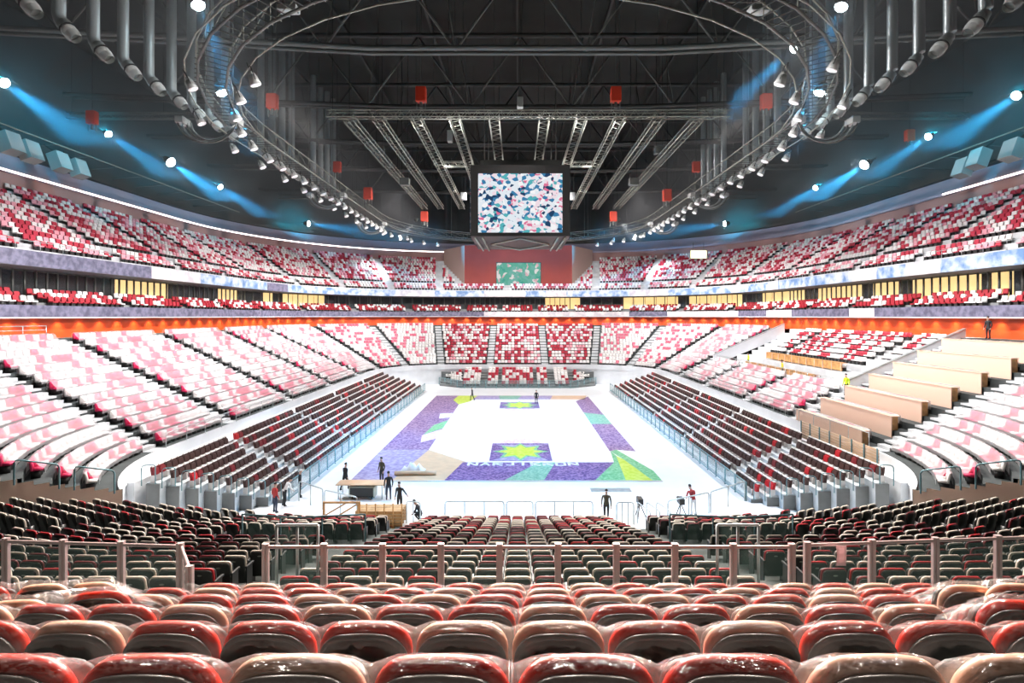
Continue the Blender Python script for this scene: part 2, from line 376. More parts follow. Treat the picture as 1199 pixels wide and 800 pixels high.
# ribbon cloth / board on both fascias, as facets that could be lifted off
def ribbon(nm, d, z0, z1, lab, palette):
    k = 0
    for a in range(0, len(up_st)-4, 4):
        S = up_st[a:a+5]
        if (Vector(P(S[0], d, 0)) - Vector(P(S[-1], d, 0))).length < 0.5: continue
        mb = MB(); sweep(mb, [(d, z0), (d-0.06, z0), (d-0.06, z1), (d, z1)], S)
        c = proj(P(S[2], d, (z0+z1)/2))
        o = mb.build(nm, palette(c[0], k)); k += 1
        RIB.append((o, lab, c[0]))
RIB = []
M['ribwhite'] = mat('ribbon_white', (0.44, 0.42, 0.45), 0.5, col2=(0.66, 0.62, 0.60), nscale=1.2)
M['ribblue'] = mat('ribbon_blue', (0.10, 0.20, 0.38), 0.5, col2=(0.52, 0.58, 0.66), nscale=0.9)
def pal_up(px, k):
    if px < 140: return 'ribbon'
    return R.choice(['ribblue', 'ribwhite', 'ribbon', 'ribwhite', 'ribblue'])
def pal_lo(px, k):
    if px < 575 or px > 1100: return 'ribbon'
    if px < 700: return 'ribwhite'
    return R.choice(['ribbon', 'ribwhite', 'ribwhite', 'ribbon'])
ribbon('ribbon_banner', 14.84, 15.02, 16.16, 'upper', pal_up)
ribbon('ribbon_banner', 14.60, 11.22, 12.10, 'lower', pal_lo)
RIB.sort(key=lambda t: (t[1], t[2])); cnt = {}
for o, lab, px in RIB:
    cnt[lab] = cnt.get(lab, 0) + 1
    tag(o, f'flat cloth banner panel on the {lab} balcony front, {nth(cnt[lab])} from picture left', 'banner', 'ribbon banners round the balconies')
mb = MB(); sweep(mb, [(14.56, 11.12), (14.56, 11.2), (14.75, 11.2)], up_st); struct(mb.build('trim_balcony_edge', 'wallwhite'))

# suite windows
LIT = [(150, 210), (266, 285), (314, 330), (336, 380), (638, 684), (730, 752), (755, 792), (798, 835), (842, 866), (890, 934), (950, 1000), (1010, 1036), (1055, 1130), (1140, 1170)]
wn = 0
mul = MB()
cum = 0.0
for a, b in zip(up_st, up_st[1:]):
    pa, pb = Vector(P(a, 18.0, 0)), Vector(P(b, 18.0, 0)); L = (pb-pa).length
    if L < 0.3: continue
    n = max(1, int(round(L/3.2))) if L > 3.2 else 1
    for k in range(n):
        q0, q1 = pa.lerp(pb, k/n), pa.lerp(pb, (k+1)/n); m_ = (q0+q1)/2; px = proj((m_.x, m_.y, 13.8))[0]
        if not -60 < px < 1260: continue
        lit = any(l <= px <= h for l, h in LIT)
        dirv = (q1-q0).normalized(); nrm = Vector((a[2]+b[2], a[3]+b[3], 0)).normalized()
        wn += 1; W = MB()
        g0, g1 = q0 + dirv*0.05, q1 - dirv*0.05
        W.add([(g0.x, g0.y, 12.7), (g1.x, g1.y, 12.7), (g1.x, g1.y, 15.0), (g0.x, g0.y, 15.0)], [(0, 1, 2, 3)], 0)
        h0, h1 = q0 + nrm*1.2, q1 + nrm*1.2
        W.add([(h0.x, h0.y, 12.7), (h1.x, h1.y, 12.7), (h1.x, h1.y, 15.0), (h0.x, h0.y, 15.0)], [(0, 1, 2, 3)], 1)
        W.tube((q0.x, q0.y, 12.7), (q0.x, q0.y, 15.0), 0.09, 4, 2)
        W.tube((q0.x, q0.y, 14.92), (q1.x, q1.y, 14.92), 0.06, 4, 2)
        struct(W.build('window_%d' % wn, ['glass', 'roomlit' if lit else 'roomdark', 'midsteel']))

# upper tier
UN, UD, UR, UZ = 14, 0.85, 0.52, 16.35
def ud(i): return 15.5 + UD*i
def uz(i): return UZ + UR*i
mb = MB(); sweep(mb, [(14.95, 16.1), (15.5, 16.1)] + [q for i in range(UN) for q in ((ud(i), uz(i)), (ud(i)+UD, uz(i)))], up_st)
struct(mb.build('floor_upper_tier', 'concrete'))
DT = ud(UN)                                                       # 27.4
UL = [s for s in up_st if not (abs(s[3]-1) < 1e-6)]
left_u = [s for s in up_st if s[0] < 0 and s[2] < -0.12]; right_u = [s for s in up_st if s[0] > 0 and s[2] > 0.12]
mb = MB(); sweep(mb, [(DT, uz(UN)-1.0), (DT, 25.0)], up_st); struct(mb.build('wall_tier_back', 'backwall'))
mb = MB()
sweep(mb, [(DT, 25.0), (DT-0.25, 25.05), (DT-0.25, 25.3), (DT+0.1, 25.3), (DT+1.3, 27.2), (DT+1.3, 27.25)], up_st); struct(mb.build('trim_soffit', 'lavender'))
led_st = [s for s in up_st if s[0] < 0 or (s[1] <= 50 and s[0] > 0) or abs(s[3]-1) < 0.02]
seg = []
for s in up_st:
    x, y, z = P(s, DT, 25.0); c = proj((x, y, z))
    ok = (x < 0 and c[0] < 530) or (x > 0 and c[0] > 1105)
    if ok: seg.append(s)
    elif len(seg) > 1:
        mb = MB(); sweep(mb, [(DT-0.27, 25.1), (DT-0.3, 25.1), (DT-0.3, 25.28), (DT-0.27, 25.28)], seg); o = mb.build('light_strip', 'led')
        tag(o, 'continuous glowing light strip above the upper seats on the ' + ('left side' if seg[0][0] < 0 else 'right side'), 'light', 'light strips above the upper tier'); seg = []
if len(seg) > 1:
    mb = MB(); sweep(mb, [(DT-0.27, 25.1), (DT-0.3, 25.1), (DT-0.3, 25.28), (DT-0.27, 25.28)], seg); o = mb.build('light_strip', 'led')
    tag(o, 'short glowing light strip above the upper seats on the right side', 'light', 'light strips above the upper tier')
# dark wall up to the roof, all the way round
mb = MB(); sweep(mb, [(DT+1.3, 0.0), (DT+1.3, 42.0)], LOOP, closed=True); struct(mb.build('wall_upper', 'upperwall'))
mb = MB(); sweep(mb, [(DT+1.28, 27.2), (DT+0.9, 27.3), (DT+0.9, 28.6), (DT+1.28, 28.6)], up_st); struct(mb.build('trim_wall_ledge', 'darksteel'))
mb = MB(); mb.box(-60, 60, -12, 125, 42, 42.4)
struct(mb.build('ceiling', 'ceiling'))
# red end wall with its chamfered cheeks
mb = MB(); mb.add([(-10.6, 104.8, 16.2), (10.9, 104.8, 16.2), (10.9, 104.8, 25.4), (-10.6, 104.8, 25.4)], [(0, 1, 2, 3)], 0)
for sx, x0 in ((-1, -10.6), (1, 10.9)):
    mb.add([(x0, 104.8, 16.2), (x0+sx*5.2, 112.5, 18.0), (x0+sx*5.2, 112.5, 25.4), (x0, 104.8, 25.4)], [(0, 1, 2, 3)], 1)
mb.add([(-16, 112.5, 25.4), (16, 112.5, 25.4), (10.9, 104.8, 25.4), (-10.6, 104.8, 25.4)], [(0, 1, 2, 3)], 1)
struct(mb.build('wall_end_red', ['redwall', 'beigewall']))

# recess parapets on the right
mb = MB()
for y in (42.35, 71.0):
    mb.add([(HX+R0+d, yy, z) for yy in (y-0.13, y+0.13) for d, z in ((5.0, 4.6), (14.6, 8.6), (14.6, 10.2), (5.0, 6.0))], [(0,1,2,3),(7,6,5,4),(3,2,6,7),(0,3,7,4),(1,5,6,2)], 0)
    mb.add([(HX+R0+d, yy, z) for yy in (y-0.16, y+0.16) for d, z in ((5.0, 6.0), (14.6, 10.2), (14.6, 10.3), (5.0, 6.1))], [(0,1,2,3),(7,6,5,4),(3,2,6,7)], 1)
mb.box(HX+R0+5.3, HX+R0+5.42, 42.35, 71, 4.9, 5.45, 0)
mb.box(HX+R0+10.1, HX+R0+10.2, 42.5, 47.5, 5.0, 7.4, 0)
for k in range(6): mb.box(HX+R0+8.2+0.3*k, HX+R0+8.5+0.3*k, 43.0, 45.5, 5.0, 5.2+0.2*k, 0)
struct(mb.build('wall_recess', ['wallwhite', 'steel']))
# apron between courtside bleachers and bowl wall
for sx in (-1, 1):
    mb = MB(); mb.box(min(sx*20.1, sx*21.45), max(sx*20.1, sx*21.45), 27.5, 76.5, 0, 2.55); struct(mb.build('floor_apron_%s' % ('left' if sx < 0 else 'right'), 'wallwhite'))
# ================================================================== SEATS
def rr(w, z0, z1, rt, rb=0.03, n=4, arch=0.0):
    """rounded rectangle outline in x,z; arch lifts the middle of the top edge"""
    pts = []
    for cx, cz, a0, r in ((w/2-rb, z0+rb, -90, rb), (w/2-rt, z1-rt, 0, rt), (-w/2+rt, z1-rt, 90, rt), (-w/2+rb, z0+rb, 180, rb)):
        for i in range(n+1):
            a = math.radians(a0 + 90*i/n); pts.append((cx+r*math.cos(a), cz+r*math.sin(a)))
        if a0 == 0 and arch > 0:
            for t in (0.2, 0.4, 0.6, 0.8): pts.append((w/2-rt-(w-2*rt)*t, z1))
    if arch > 0: pts = [(x, z + (arch*(1-(2*x/w)**2) if z > (z0+z1)/2 else 0)) for x, z in pts]
    return pts
TILT = Matrix.Rotation(math.radians(9), 4, 'X')                   # back leans away from the seat front
def tilt_about(z): return Matrix.Translation((0, 0, z)) @ Matrix.Rotation(math.radians(9), 4, 'X') @ Matrix.Translation((0, 0, -z))
TB = tilt_about(0.4)

def detailed_seat():
    """parts of the tip-up arena seat, facing +y, floor at z=0"""
    pad = MB().slab(rr(0.50, 0.36, 0.86, 0.085, 0.04), -0.004, 0.050, 0.018, 0, TB)
    shell = MB().slab(rr(0.465, 0.20, 0.842, 0.072, 0.05), -0.040, -0.004, 0.012, 0, TB)
    pan = MB().slab(rr(0.45, 0.36, 0.80, 0.09, 0.04), 0.085, 0.155, 0.025, 0, tilt_about(0.36))
    base = MB()
    for sx in (-1, 1):
        base.box(sx*0.254-0.016, sx*0.254+0.016, -0.04, 0.20, 0.0, 0.56); base.box(sx*0.254-0.022, sx*0.254+0.022, -0.05, 0.26, 0.56, 0.60)
    plate = MB().slab([(0.045*math.cos(a*PI/5), 0.745+0.016*math.sin(a*PI/5)) for a in range(10)], -0.05, -0.044, 0, 0, TB)
    return dict(pad=pad, shell=shell, pan=pan, base=base, plate=plate)

def low_seat(w=0.48, top=0.86, rim=True):
    m = MB()
    m.slab(rr(w, 0.36, top, 0.08, 0.02, 2), -0.004, 0.050, 0.0, 0, TB)
    m.slab(rr(w-0.03, 0.20, top-0.02, 0.07, 0.02, 2), -0.040, -0.004, 0.0, 8, TB)
    m.slab(rr(w-0.05, 0.36, 0.78, 0.08, 0.02, 1), 0.085, 0.155, 0.0, 8, tilt_about(0.36))
    for sx in (-1, 1): m.box(sx*0.254-0.016, sx*0.254+0.016, -0.04, 0.20, 0.0, 0.58, 8)
    return m
def open_seat(w=0.46, top=0.84):
    """seat with its pan down, shown from the front"""
    m = MB()
    m.slab(rr(w, 0.34, top, 0.07, 0.02, 2), -0.03, 0.06, 0.0, 0, TB)
    m.box(-w/2, w/2, 0.05, 0.40, 0.34, 0.44, 0)
    m.box(-w/2+0.05, w/2-0.05, -0.02, 0.30, 0.0, 0.34, 8)
    return m
def vary(mb, colour):
    q = MB(); q.v, q.f, q.m, q.sm = mb.v, mb.f, [0 if x == 0 else 1 for x in mb.m], mb.sm
    return q

def in_view(p, lo=-160, hi=1360):
    c = proj(p); return lo < c[0] < hi and -100 < c[1] < 900
def strict_view(p):
    c = proj(p); return 2 < c[0] < 1197 and 2 < c[1] < 798

def seat_field(name, stuff, low, palette, spots, n_ind, label, cat, group, mats_rest, detail=None):
    """spots: dict(x,y,z,a,c,row,idx,...); the n_ind that show largest become individuals, the rest one stuff object"""
    vis = [s for s in spots if strict_view((s['x'], s['y'], s['z']+0.7)) and not s.get('rest')]
    vis.sort(key=lambda s: s['x']**2 + s['y']**2 + (EYE-s['z'])**2)
    ind = vis[:n_ind]; keep = {id(s) for s in ind}
    rest = [s for s in spots if id(s) not in keep]
    if rest:
        lw = low; T = lw.arrays(); V, Lp, Ct, Mi = T
        nc = len(palette); Mi = np.where(Mi == 8, nc, Mi)
        o = replicate(stuff, (V, Lp, Ct, Mi), palette + [mats_rest], [(s['x'], s['y'], s['z'], s['a'], s['c']) for s in rest])
        tag(o, kind='stuff'); o['label'] = group + ', the many further ones that run together'; o['category'] = 'seats'
    protos = {}
    for s in ind:
        c = s['c']
        if detail is None:
            if c not in protos:
                o = vary(low, c).build(name, [palette[c], mats_rest]); protos[c] = o
            else:
                o = protos[c].copy(); COL.objects.link(o)
            o.location = (s['x'], s['y'], s['z']); o.rotation_euler = (0, 0, s['a'])
        else:
            if c not in protos:
                o = empty(name); D = detailed_seat(); kids = [D['pad'].build('backrest_pad', palette[c], o), D['shell'].build('back_shell', 'blackbare', o), D['pan'].build('seat_pan', 'black', o), D['base'].build('armrest_frame', 'black', o), D['plate'].build('number_plate', 'alu', o)]
                tag(kids[0], f"{s['cname']} rimmed backrest pad"); protos[c] = (o, kids)
            else:
                src, kids = protos[c]; o = src.copy(); COL.objects.link(o)
                for ch in kids:
                    q = ch.copy(); COL.objects.link(q); q.parent = o
            o.location = (s['x'], s['y'], s['z']); o.rotation_euler = (0, 0, s['a'])
        tag(o, label(s), cat, group)
def index_rows(spots, key=lambda s: s['row']):
    g = {}
    for s in spots: g.setdefault(key(s), []).append(s)
    for v in g.values():
        v.sort(key=lambda s: proj((s['x'], s['y'], s['z']))[0])
        v2 = [s for s in v if strict_view((s['x'], s['y'], s['z']+0.7))]
        for i, s in enumerate(v2): s['idx'] = i+1

# ---- near stand beyond the glass rail
NHX = 9.0
def nz(d): return 2.2 + 0.31*d
nst_c = [(x, Y0, 0.0, -1.0) for x in np.linspace(-4.6, 4.6, 10)]
nst_l = [(x, Y0, 0.0, -1.0) for x in (-5.6, -7.0, -NHX)] + narc(-1, 89, 69, 3, NHX)
TW = math.radians(24); nst_w = narc(-1, 68, 66, 2, NHX) + [(-NHX - u*math.cos(TW), Y0 + u*math.sin(TW), -math.sin(TW), -math.cos(TW)) for u in (1, 3, 6, 9, 12, 15, 18)]
mir = lambda S: [(-s[0], s[1], -s[2], s[3]) for s in S]
NBLK = [('w', nst_w), ('l', nst_l), ('c', nst_c), ('l', mir(nst_l)), ('w', mir(nst_w))]
spots = []
mbs = MB()
for k in range(19):
    Yr = 9.4 + 0.85*k; d = 21 - Yr
    for bn, S in NBLK:
        for x, y, a in row_spots(S, d, 0.57, 0.25, 0.25):
            lim = 25.8 - max(0, abs(x)-9.7)*0.36
            if y > lim or (bn == 'c' and abs(x) > 4.35): continue
            if abs(x) > HX+0.5 and math.atan2(Y0-y, abs(x)-HX) < math.radians(51): continue
            if bn != 'c' and 5.3 < abs(x) < 10.6 and 16.9 < y < 20.0: continue      # vomitory mouths
            z = nz(d)
            c = R.choices([0, 1, 2], [0.55, 0.27, 0.18])[0]
            if bn == 'w': c = R.choices([0, 1, 2], [0.74, 0.16, 0.10])[0]
            spots.append(dict(x=x, y=y, z=z, a=a + R.uniform(-0.02, 0.02), c=c, row=k, cname=['cream', 'dark red', 'red'][c]))
    S = nend(-NHX, NHX, 2.0)
    wl = [(-NHX - u*math.cos(TW), Y0 + u*math.sin(TW), -math.sin(TW), -math.cos(TW)) for u in np.arange(16, 0, -1.0)]
    allst = wl + list(reversed(narc(-1, 90, 66, 4, NHX))) + nend(-NHX, NHX, 3.0) + narc(1, 90, 66, 4, NHX) + mir(wl)[::-1]
    pts = [s for s in allst if P(s, d, 0)[1] < 26.2 - max(0, abs(P(s, d, 0)[0])-9.7)*0.36 and not (abs(P(s, d, 0)[0]) > HX+0.5 and math.atan2(Y0-P(s, d, 0)[1], abs(P(s, d, 0)[0])-HX) < math.radians(49))]
    if len(pts) > 1: sweep(mbs, [(d-0.52, nz(d)-0.6), (d-0.52, nz(d)), (d+0.40, nz(d)), (d+0.40, nz(d+0.85))], pts)
mbs.box(-22, 22, 3.0, 9.3, 5.0, 6.25)
struct(mbs.build('floor_near_stand', 'step'))
index_rows(spots)
NEAR_SPOTS = spots
CN3 = ['cream', 'darkred', 'red']

# ---- uncovered seats elsewhere that share the kind: far end, courtside end bleacher, recess (far away: one mass)
def far_spots():
    out = []
    blk = [farc(-1, 79, 90) + fend(-HX, -4.6), fend(-4.6, 4.6), fend(4.6, HX) + farc(1, 90, 79)]
    for b in blk:
        for i in range(NR):
            for x, y, a in row_spots(b, rd(i)+0.7, 0.56, 0.6, 0.6):
                out.append(dict(x=x, y=y, z=rz_(i), a=a, c=R.choices([0, 1, 3], [0.48, 0.34, 0.18])[0]))
    for k in range(6):                                              # end bleacher, straight middle and two angled wings
        for i in range(30):
            x = -8.4 + 0.56*i
            if min(abs(x-q) for q in (-5.2, -2.9, 2.9, 5.2)) < 0.45: continue
            out.append(dict(x=x, y=82.6+0.8*k, z=0.3+0.36*k, a=PI, c=R.choices([0, 1], [0.6, 0.4])[0]))
        for sx in (-1, 1):
            for i in range(7):
                t = 0.5 + 0.56*i + 0.1*k
                x, y = sx*(8.7+t*0.82), 82.6+0.8*k+t*0.57
                if y > 81.7+(abs(x)-8.7)*1.07+0.85 and y < 87.0-0.2*t and math.hypot(max(0, abs(x)-HX), y-Y1) < R0-0.4: out.append(dict(x=x, y=y, z=0.3+0.36*k, a=PI - sx*0.6, c=R.choices([0, 1], [0.7, 0.3])[0]))
    for k in range(6):                                              # recess on the right
        for i in range(int(22/0.56)):
            y = 45.0 + 0.56*i
            if abs(y-48.2) < 0.5 or abs(y-62.5) < 0.5: continue
            out.append(dict(x=HX+R0+10.2+0.85*k+0.65, y=y, z=6.7+0.46*k, a=PI/2, c=R.choices([0, 1], [0.62, 0.38])[0]))
    for dx, z in ((6.9, 5.0), (9.4, 6.1)):
        for i in range(20):
            out.append(dict(x=HX+R0+dx, y=49.5+0.72*i, z=z, a=PI/2, c=R.choices([0, 1], [0.8, 0.2])[0]))
    for s in out: s['rest'] = True
    return out

seat_field('stadium_chair', 'stadium_chairs', low_seat(), CN3, NEAR_SPOTS, 300,
    lambda s: f"{s['cname']} rimmed black seat, {nth(s['row']+1)} row beyond glass rail, {nth(s['idx'])} from row's left",
    'seat', 'black backed seats below the glass rail', 'blackbare', detail=True)
fs = far_spots()
T = open_seat(0.5, 0.74).arrays(); V, Lp, Ct, Mi = T; Mi = np.where(Mi == 8, 2, Mi)
o = replicate('end_stand_chairs', (V, Lp, Ct, Mi), ['white', 'redup', 'black', 'rose'], [(s['x'], s['y'], s['z'], s['a'], s['c']) for s in fs])
tag(o, 'red and white seats of the far end stand and recessed stand', 'seats', 'red and white end stand seats', 'stuff')
mb = MB()
for k in range(6): mb.box(-8.8, 8.8, 82.1+0.8*k, 82.9+0.8*k, 0, 0.3+0.36*k)
for sx in (-1, 1):
    for k in range(6):
        a = [(8.8, 82.1+0.8*k), (12.6, 84.7+0.8*k), (12.6, 85.5+0.8*k), (8.8, 82.9+0.8*k)]
        vs = [(sx*x, min(y, 86.6), zz) for zz in (0.0, 0.3+0.36*k) for x, y in a]
        mb.add(vs, [(4,5,6,7),(0,1,5,4),(1,2,6,5),(2,3,7,6),(3,0,4,7)])
struct(mb.build('floor_end_bleacher', 'concdark'))

# ---- courtside bleachers, dark seats
BX, BD, BZ, BR = 14.1, 0.70, 0.25, 0.31
BBLK = [(31.8, 35.2), (36.3, 45.4), (46.4, 55.6), (56.6, 66.0), (67.0, 78.0)]
bsp = []
for sx, sn in ((-1, 'left'), (1, 'right')):
    mb = MB()
    for k in range(8):
        yn, yf = 32.0-0.55*k, 79.0-0.4*k
        x0, x1 = BX+BD*k, BX+BD*(k+1)
        mb.box(min(sx*x0, sx*x1), max(sx*x0, sx*x1), yn-0.3, yf+0.3, 0, BZ+BR*k)
        for bi, (ya, yb) in enumerate(BBLK):
            if bi == 0: ya = yn
            if bi == 4: yb = yf
            n = int((yb-ya)/0.52 + 0.5)
            for i in range(n):
                c = R.choices([0, 1, 2], [0.80, 0.13, 0.07])[0]
                y = ya+0.05+0.52*i
                bsp.append(dict(x=sx*(x0+0.52), y=y, z=BZ+BR*k, a=(PI/2 if sx > 0 else -PI/2), c=c, row=(sn, k), side=sn))
    struct(mb.build('floor_bleacher_%s' % sn, 'bleachstep'))
    mb = MB()
    for k in range(8):
        yn = 32.0-0.55*k; x0, x1 = BX+BD*k, BX+BD*(k+1)
        mb.box(min(sx*x0, sx*x1), max(sx*x0, sx*x1), yn-0.36, yn-0.31, 0, BZ+BR*k-0.05)
    struct(mb.build('trim_bleacher_%s' % sn, 'concdark'))
for sn in ('left', 'right'):
    for k in range(8):
        g = sorted([s for s in bsp if s['row'] == (sn, k) and strict_view((s['x'], s['y'], s['z']+0.7))], key=lambda s: s['y'])
        for i, s in enumerate(g): s['idx'] = i+1
def bleach_seat():
    m = MB()
    m.slab(rr(0.45, 0.30, 0.82, 0.06, 0.02, 2), -0.04, 0.05, 0.0, 0, TB)
    m.slab(rr(0.43, 0.33, 0.68, 0.06, 0.02, 1), 0.06, 0.14, 0.0, 0, tilt_about(0.33))
    m.box(-0.21, 0.21, -0.03, 0.10, 0.78, 0.845, 8, TB)
    for sx in (-1, 1): m.box(sx*0.235-0.02, sx*0.235+0.02, -0.04, 0.22, 0.0, 0.36, 8)
    return m
seat_field('bleacher_chair', 'bleacher_chairs', bleach_seat(), ['brown', 'darkred', 'red'], bsp, 300,
    lambda s: f"{['dark brown', 'wine red', 'red'][s['c']]} bleacher seat, {s['side']} of court, {nth(s['row'][1]+1)} row up, {nth(s['idx'])} from the near end",
    'seat', 'dark seats of the courtside bleachers', 'white')

# ---- plastic sheets over the side bowl, with seats under them
BLK = []
for sx, sn in ((-1, 'left'), (1, 'right')):
    q = [('near corner block', narc(sx, 42, 0)), ]
    if sx < 0:
        q += [('second block', side(sx, 32, 40.5)), ('third block', side(sx, 40.5, 51.2)), ('fourth block', side(sx, 51.2, 62.0)), ('fifth block', side(sx, 62.0, 72.7)),
              ('sixth block', side(sx, 72.7, Y1) + farc(sx, 0, 22)[1:])]
    else:
        q += [('desk block', side(sx, 33.0, 41.4)), ('near block below recess', side(sx, 42.4, 51.2)), ('middle block below recess', side(sx, 51.2, 62.0)), ('far block below recess', side(sx, 62.0, 70.7)),
              ('block past the recess', side(sx, 72.4, Y1) + farc(sx, 0, 22)[1:])]
    q += [('first far corner', farc(sx, 22, 50)), ('last far corner', farc(sx, 50, 79))]
    BLK += [(sn, sx, nm, S) for nm, S in q]
under = []
for sn, sx, nm, S in BLK:
    for i in range(NR):
        if 'below recess' in nm and i > 4: continue
        if 'desk' in nm and i % 2 == 1: continue
        sp = row_spots(S, rd(i)+0.72, 0.56, 0.75, 0.75)
        if len(sp) < 2: continue
        far = 'far corner' in nm
        cols = [R.choices([0, 1], [0.68, 0.32])[0] for _ in sp]
        for (x, y, a), c in zip(sp, cols): under.append((x, y, rz_(i), a, c))
        if not any(in_view((x, y, rz_(i)), -40, 1240) for x, y, a in sp): continue
        # sheet draped along the row
        fine = row_spots(S, rd(i)+0.72, 0.28, 0.62, 0.62)
        prof = [(0.16, 0.30), (0.15, 0.62), (0.13, 0.86), (0.0, 0.92), (-0.12, 0.86), (-0.26, 0.60), (-0.42, 0.52), (-0.46, 0.42), (-0.47, 0.24)]
        rows = []
        if sx > 0: fine = fine[::-1]
        for x, y, a in fine:
            nx, ny = -math.cos(a+PI/2), -math.sin(a+PI/2)
            rows.append([(x+nx*(d+R.uniform(-0.025, 0.025)), y+ny*(d+R.uniform(-0.025, 0.025)), rz_(i)+z+R.uniform(-0.03, 0.015)) for d, z in prof])
        mb = MB(); mb.grid(rows, 0, True)
        o = mb.build('dust_sheet', 'farsheet' if far else 'sheet')
        tag(o, f"plastic sheet on pink and white seats, {nth(i+1)} row up, {nm}, {sn} side", 'dust sheet', 'plastic sheets over the side seats')
V, Lp, Ct, Mi = open_seat().arrays(); Mi = np.where(Mi == 8, 2, Mi)
o = replicate('covered_chairs', (V, Lp, Ct, Mi), ['white', 'pink', 'black'], under)
tag(o, 'pink and white seats lying under the plastic sheets of the side stands', 'seats', 'covered side seats', 'stuff')

# ---- balcony seats (three rows in front of the suites)
bal = []
BB = [narc(-1, 28, 0) + side(-1, Y0, 41)] + [side(-1, a, b) for a, b in ((41, 50), (50, 58.5), (58.5, 67), (67, 76))] + [farc(-1, a, a+22.5) for a in (0, 22.5, 45, 67.5)] + [fend(-HX, -3.5), fend(-3.5, 3.5), fend(3.5, HX)]
BB += [mir(b)[::-1] for b in BB[:-3]]
for bi, b in enumerate(BB):
    sn = 'far end' if 9 <= bi <= 11 else ('left' if bi < 9 else 'right')
    for k in range(3):
        for x, y, a in row_spots(b, 15.2+0.85*k+0.6, 0.6, 0.5, 0.5):
            if in_view((x, y, 12.5), -60, 1260):
                bal.append(dict(x=x, y=y, z=12.02+0.32*k, a=a, c=R.choices([0, 1], [0.42, 0.58])[0], row=(sn, k), side=sn))
index_rows(bal)
seat_field('balcony_chair', 'balcony_chairs', open_seat(), ['white', 'redbal'], bal, 300,
    lambda s: f"{['white', 'red'][s['c']]} balcony seat before the suites, {s['side']}, {nth(s['row'][1]+1)} row back, {nth(s['idx'])} from picture left", 'seat', 'seats on the suite balcony', 'black')

# ---- upper tier seats
ups = []
UB = [narc(-1, 28, 0), side(-1, 32, 40), side(-1, 40, 49), side(-1, 49, 58), side(-1, 58, 67), side(-1, 67, 76)] + [farc(-1, a, a+20) for a in (0, 20, 40, 60)] + [farc(-1, 80, 90) + fend(-HX, -2)[1:], fend(-2, HX) + farc(1, 90, 80)[1:]]
UB += [mir(b)[::-1] for b in UB[:-2]]
for bi, b in enumerate(UB):
    sn = 'left' if b[0][0] < 0 and bi < 10 else ('far end' if bi in (10, 11) else 'right')
    for i in range(UN):
        for x, y, a in row_spots(b, ud(i)+0.6, 0.58, 0.55, 0.55):
            if y > 102 and i > 1 and abs(x) < 11.8 + max(0, (ud(i)-17))*0.62: continue
            if not in_view((x, y, uz(i)), -60, 1260): continue
            if i in (2,) and (abs(math.sin(bi*1.7)) > 0.3): continue
            pr = 0.24 if abs(x) < 30 else (0.36 if y < 62 else 0.30)
            ups.append(dict(x=x, y=y, z=uz(i), a=a, c=R.choices([0, 1, 2], [0.76-pr, pr, 0.24])[0], row=(sn, i), side=sn))
index_rows(ups)
seat_field('upper_tier_chair', 'upper_tier_chairs', open_seat(), ['white', 'redup', 'rose'], ups, 300,
    lambda s: f"{['white', 'red', 'pink'][s['c']]} upper tier seat, {s['side']}, {nth(s['row'][1]+1)} row up, {nth(s['idx'])} from picture left", 'seat', 'upper tier seats', 'black')

# ---- wrapped rows right in front of the camera
def wrapped_parts():
    pad = MB().slab(rr(0.535, 0.30, 0.845, 0.13, 0.05, 6, 0.035), -0.008, 0.080, 0.030, 0, TB)
    shell = MB().slab(rr(0.515, 0.10, 0.822, 0.13, 0.06, 6, 0.035), -0.055, -0.005, 0.018, 0, TB)
    pan = MB().slab(rr(0.47, 0.36, 0.74, 0.1, 0.05, 4), 0.135, 0.22, 0.03, 0, tilt_about(0.36))
    base = MB()
    for sx in (-1, 1): base.box(sx*0.272-0.004, sx*0.272+0.004, -0.02, 0.2, 0.0, 0.5)
    base.tube((-0.27, 0.05, 0.25), (0.27, 0.05, 0.25), 0.03, 8)
    return pad, shell, pan, base
WP = {}
def wrapped_seat(x, y, ztop, c, lab, rz=0.0):
    key = c
    z = ztop - 0.885
    if key not in WP:
        o = empty('wrapped_chair'); a, b, p, q = wrapped_parts()
        kids = [a.build('backrest_pad', c, o), b.build('back_shell', 'blackbare', o), p.build('seat_pan', 'black', o), q.build('seat_frame', 'darksteel', o)]
        tag(kids[0], ('scarlet' if c == 'redor' else 'pale peach') + ' backrest pad')
        WP[key] = (o, kids)
    else:
        s, kids = WP[key]; o = s.copy(); COL.objects.link(o)
        for ch in kids:
            r = ch.copy(); COL.objects.link(r); r.parent = o
    o.location = (x, y, z); o.rotation_euler = (0, 0, rz)
    tag(o, lab, 'seat', 'plastic wrapped seats of the nearest rows'); return o
COLS = ['RRpRRRppR', 'RpRRRppRpRR', 'pRRpRpRRpRRpRpRR', 'ppRRpRpRRppRRpRRpRpR', 'RpRRpRpRpRRRpRpRRpRRpRRp', 'RpRRpRRpRpRpRRpRpRRRpRpRRp']
mbw = MB()
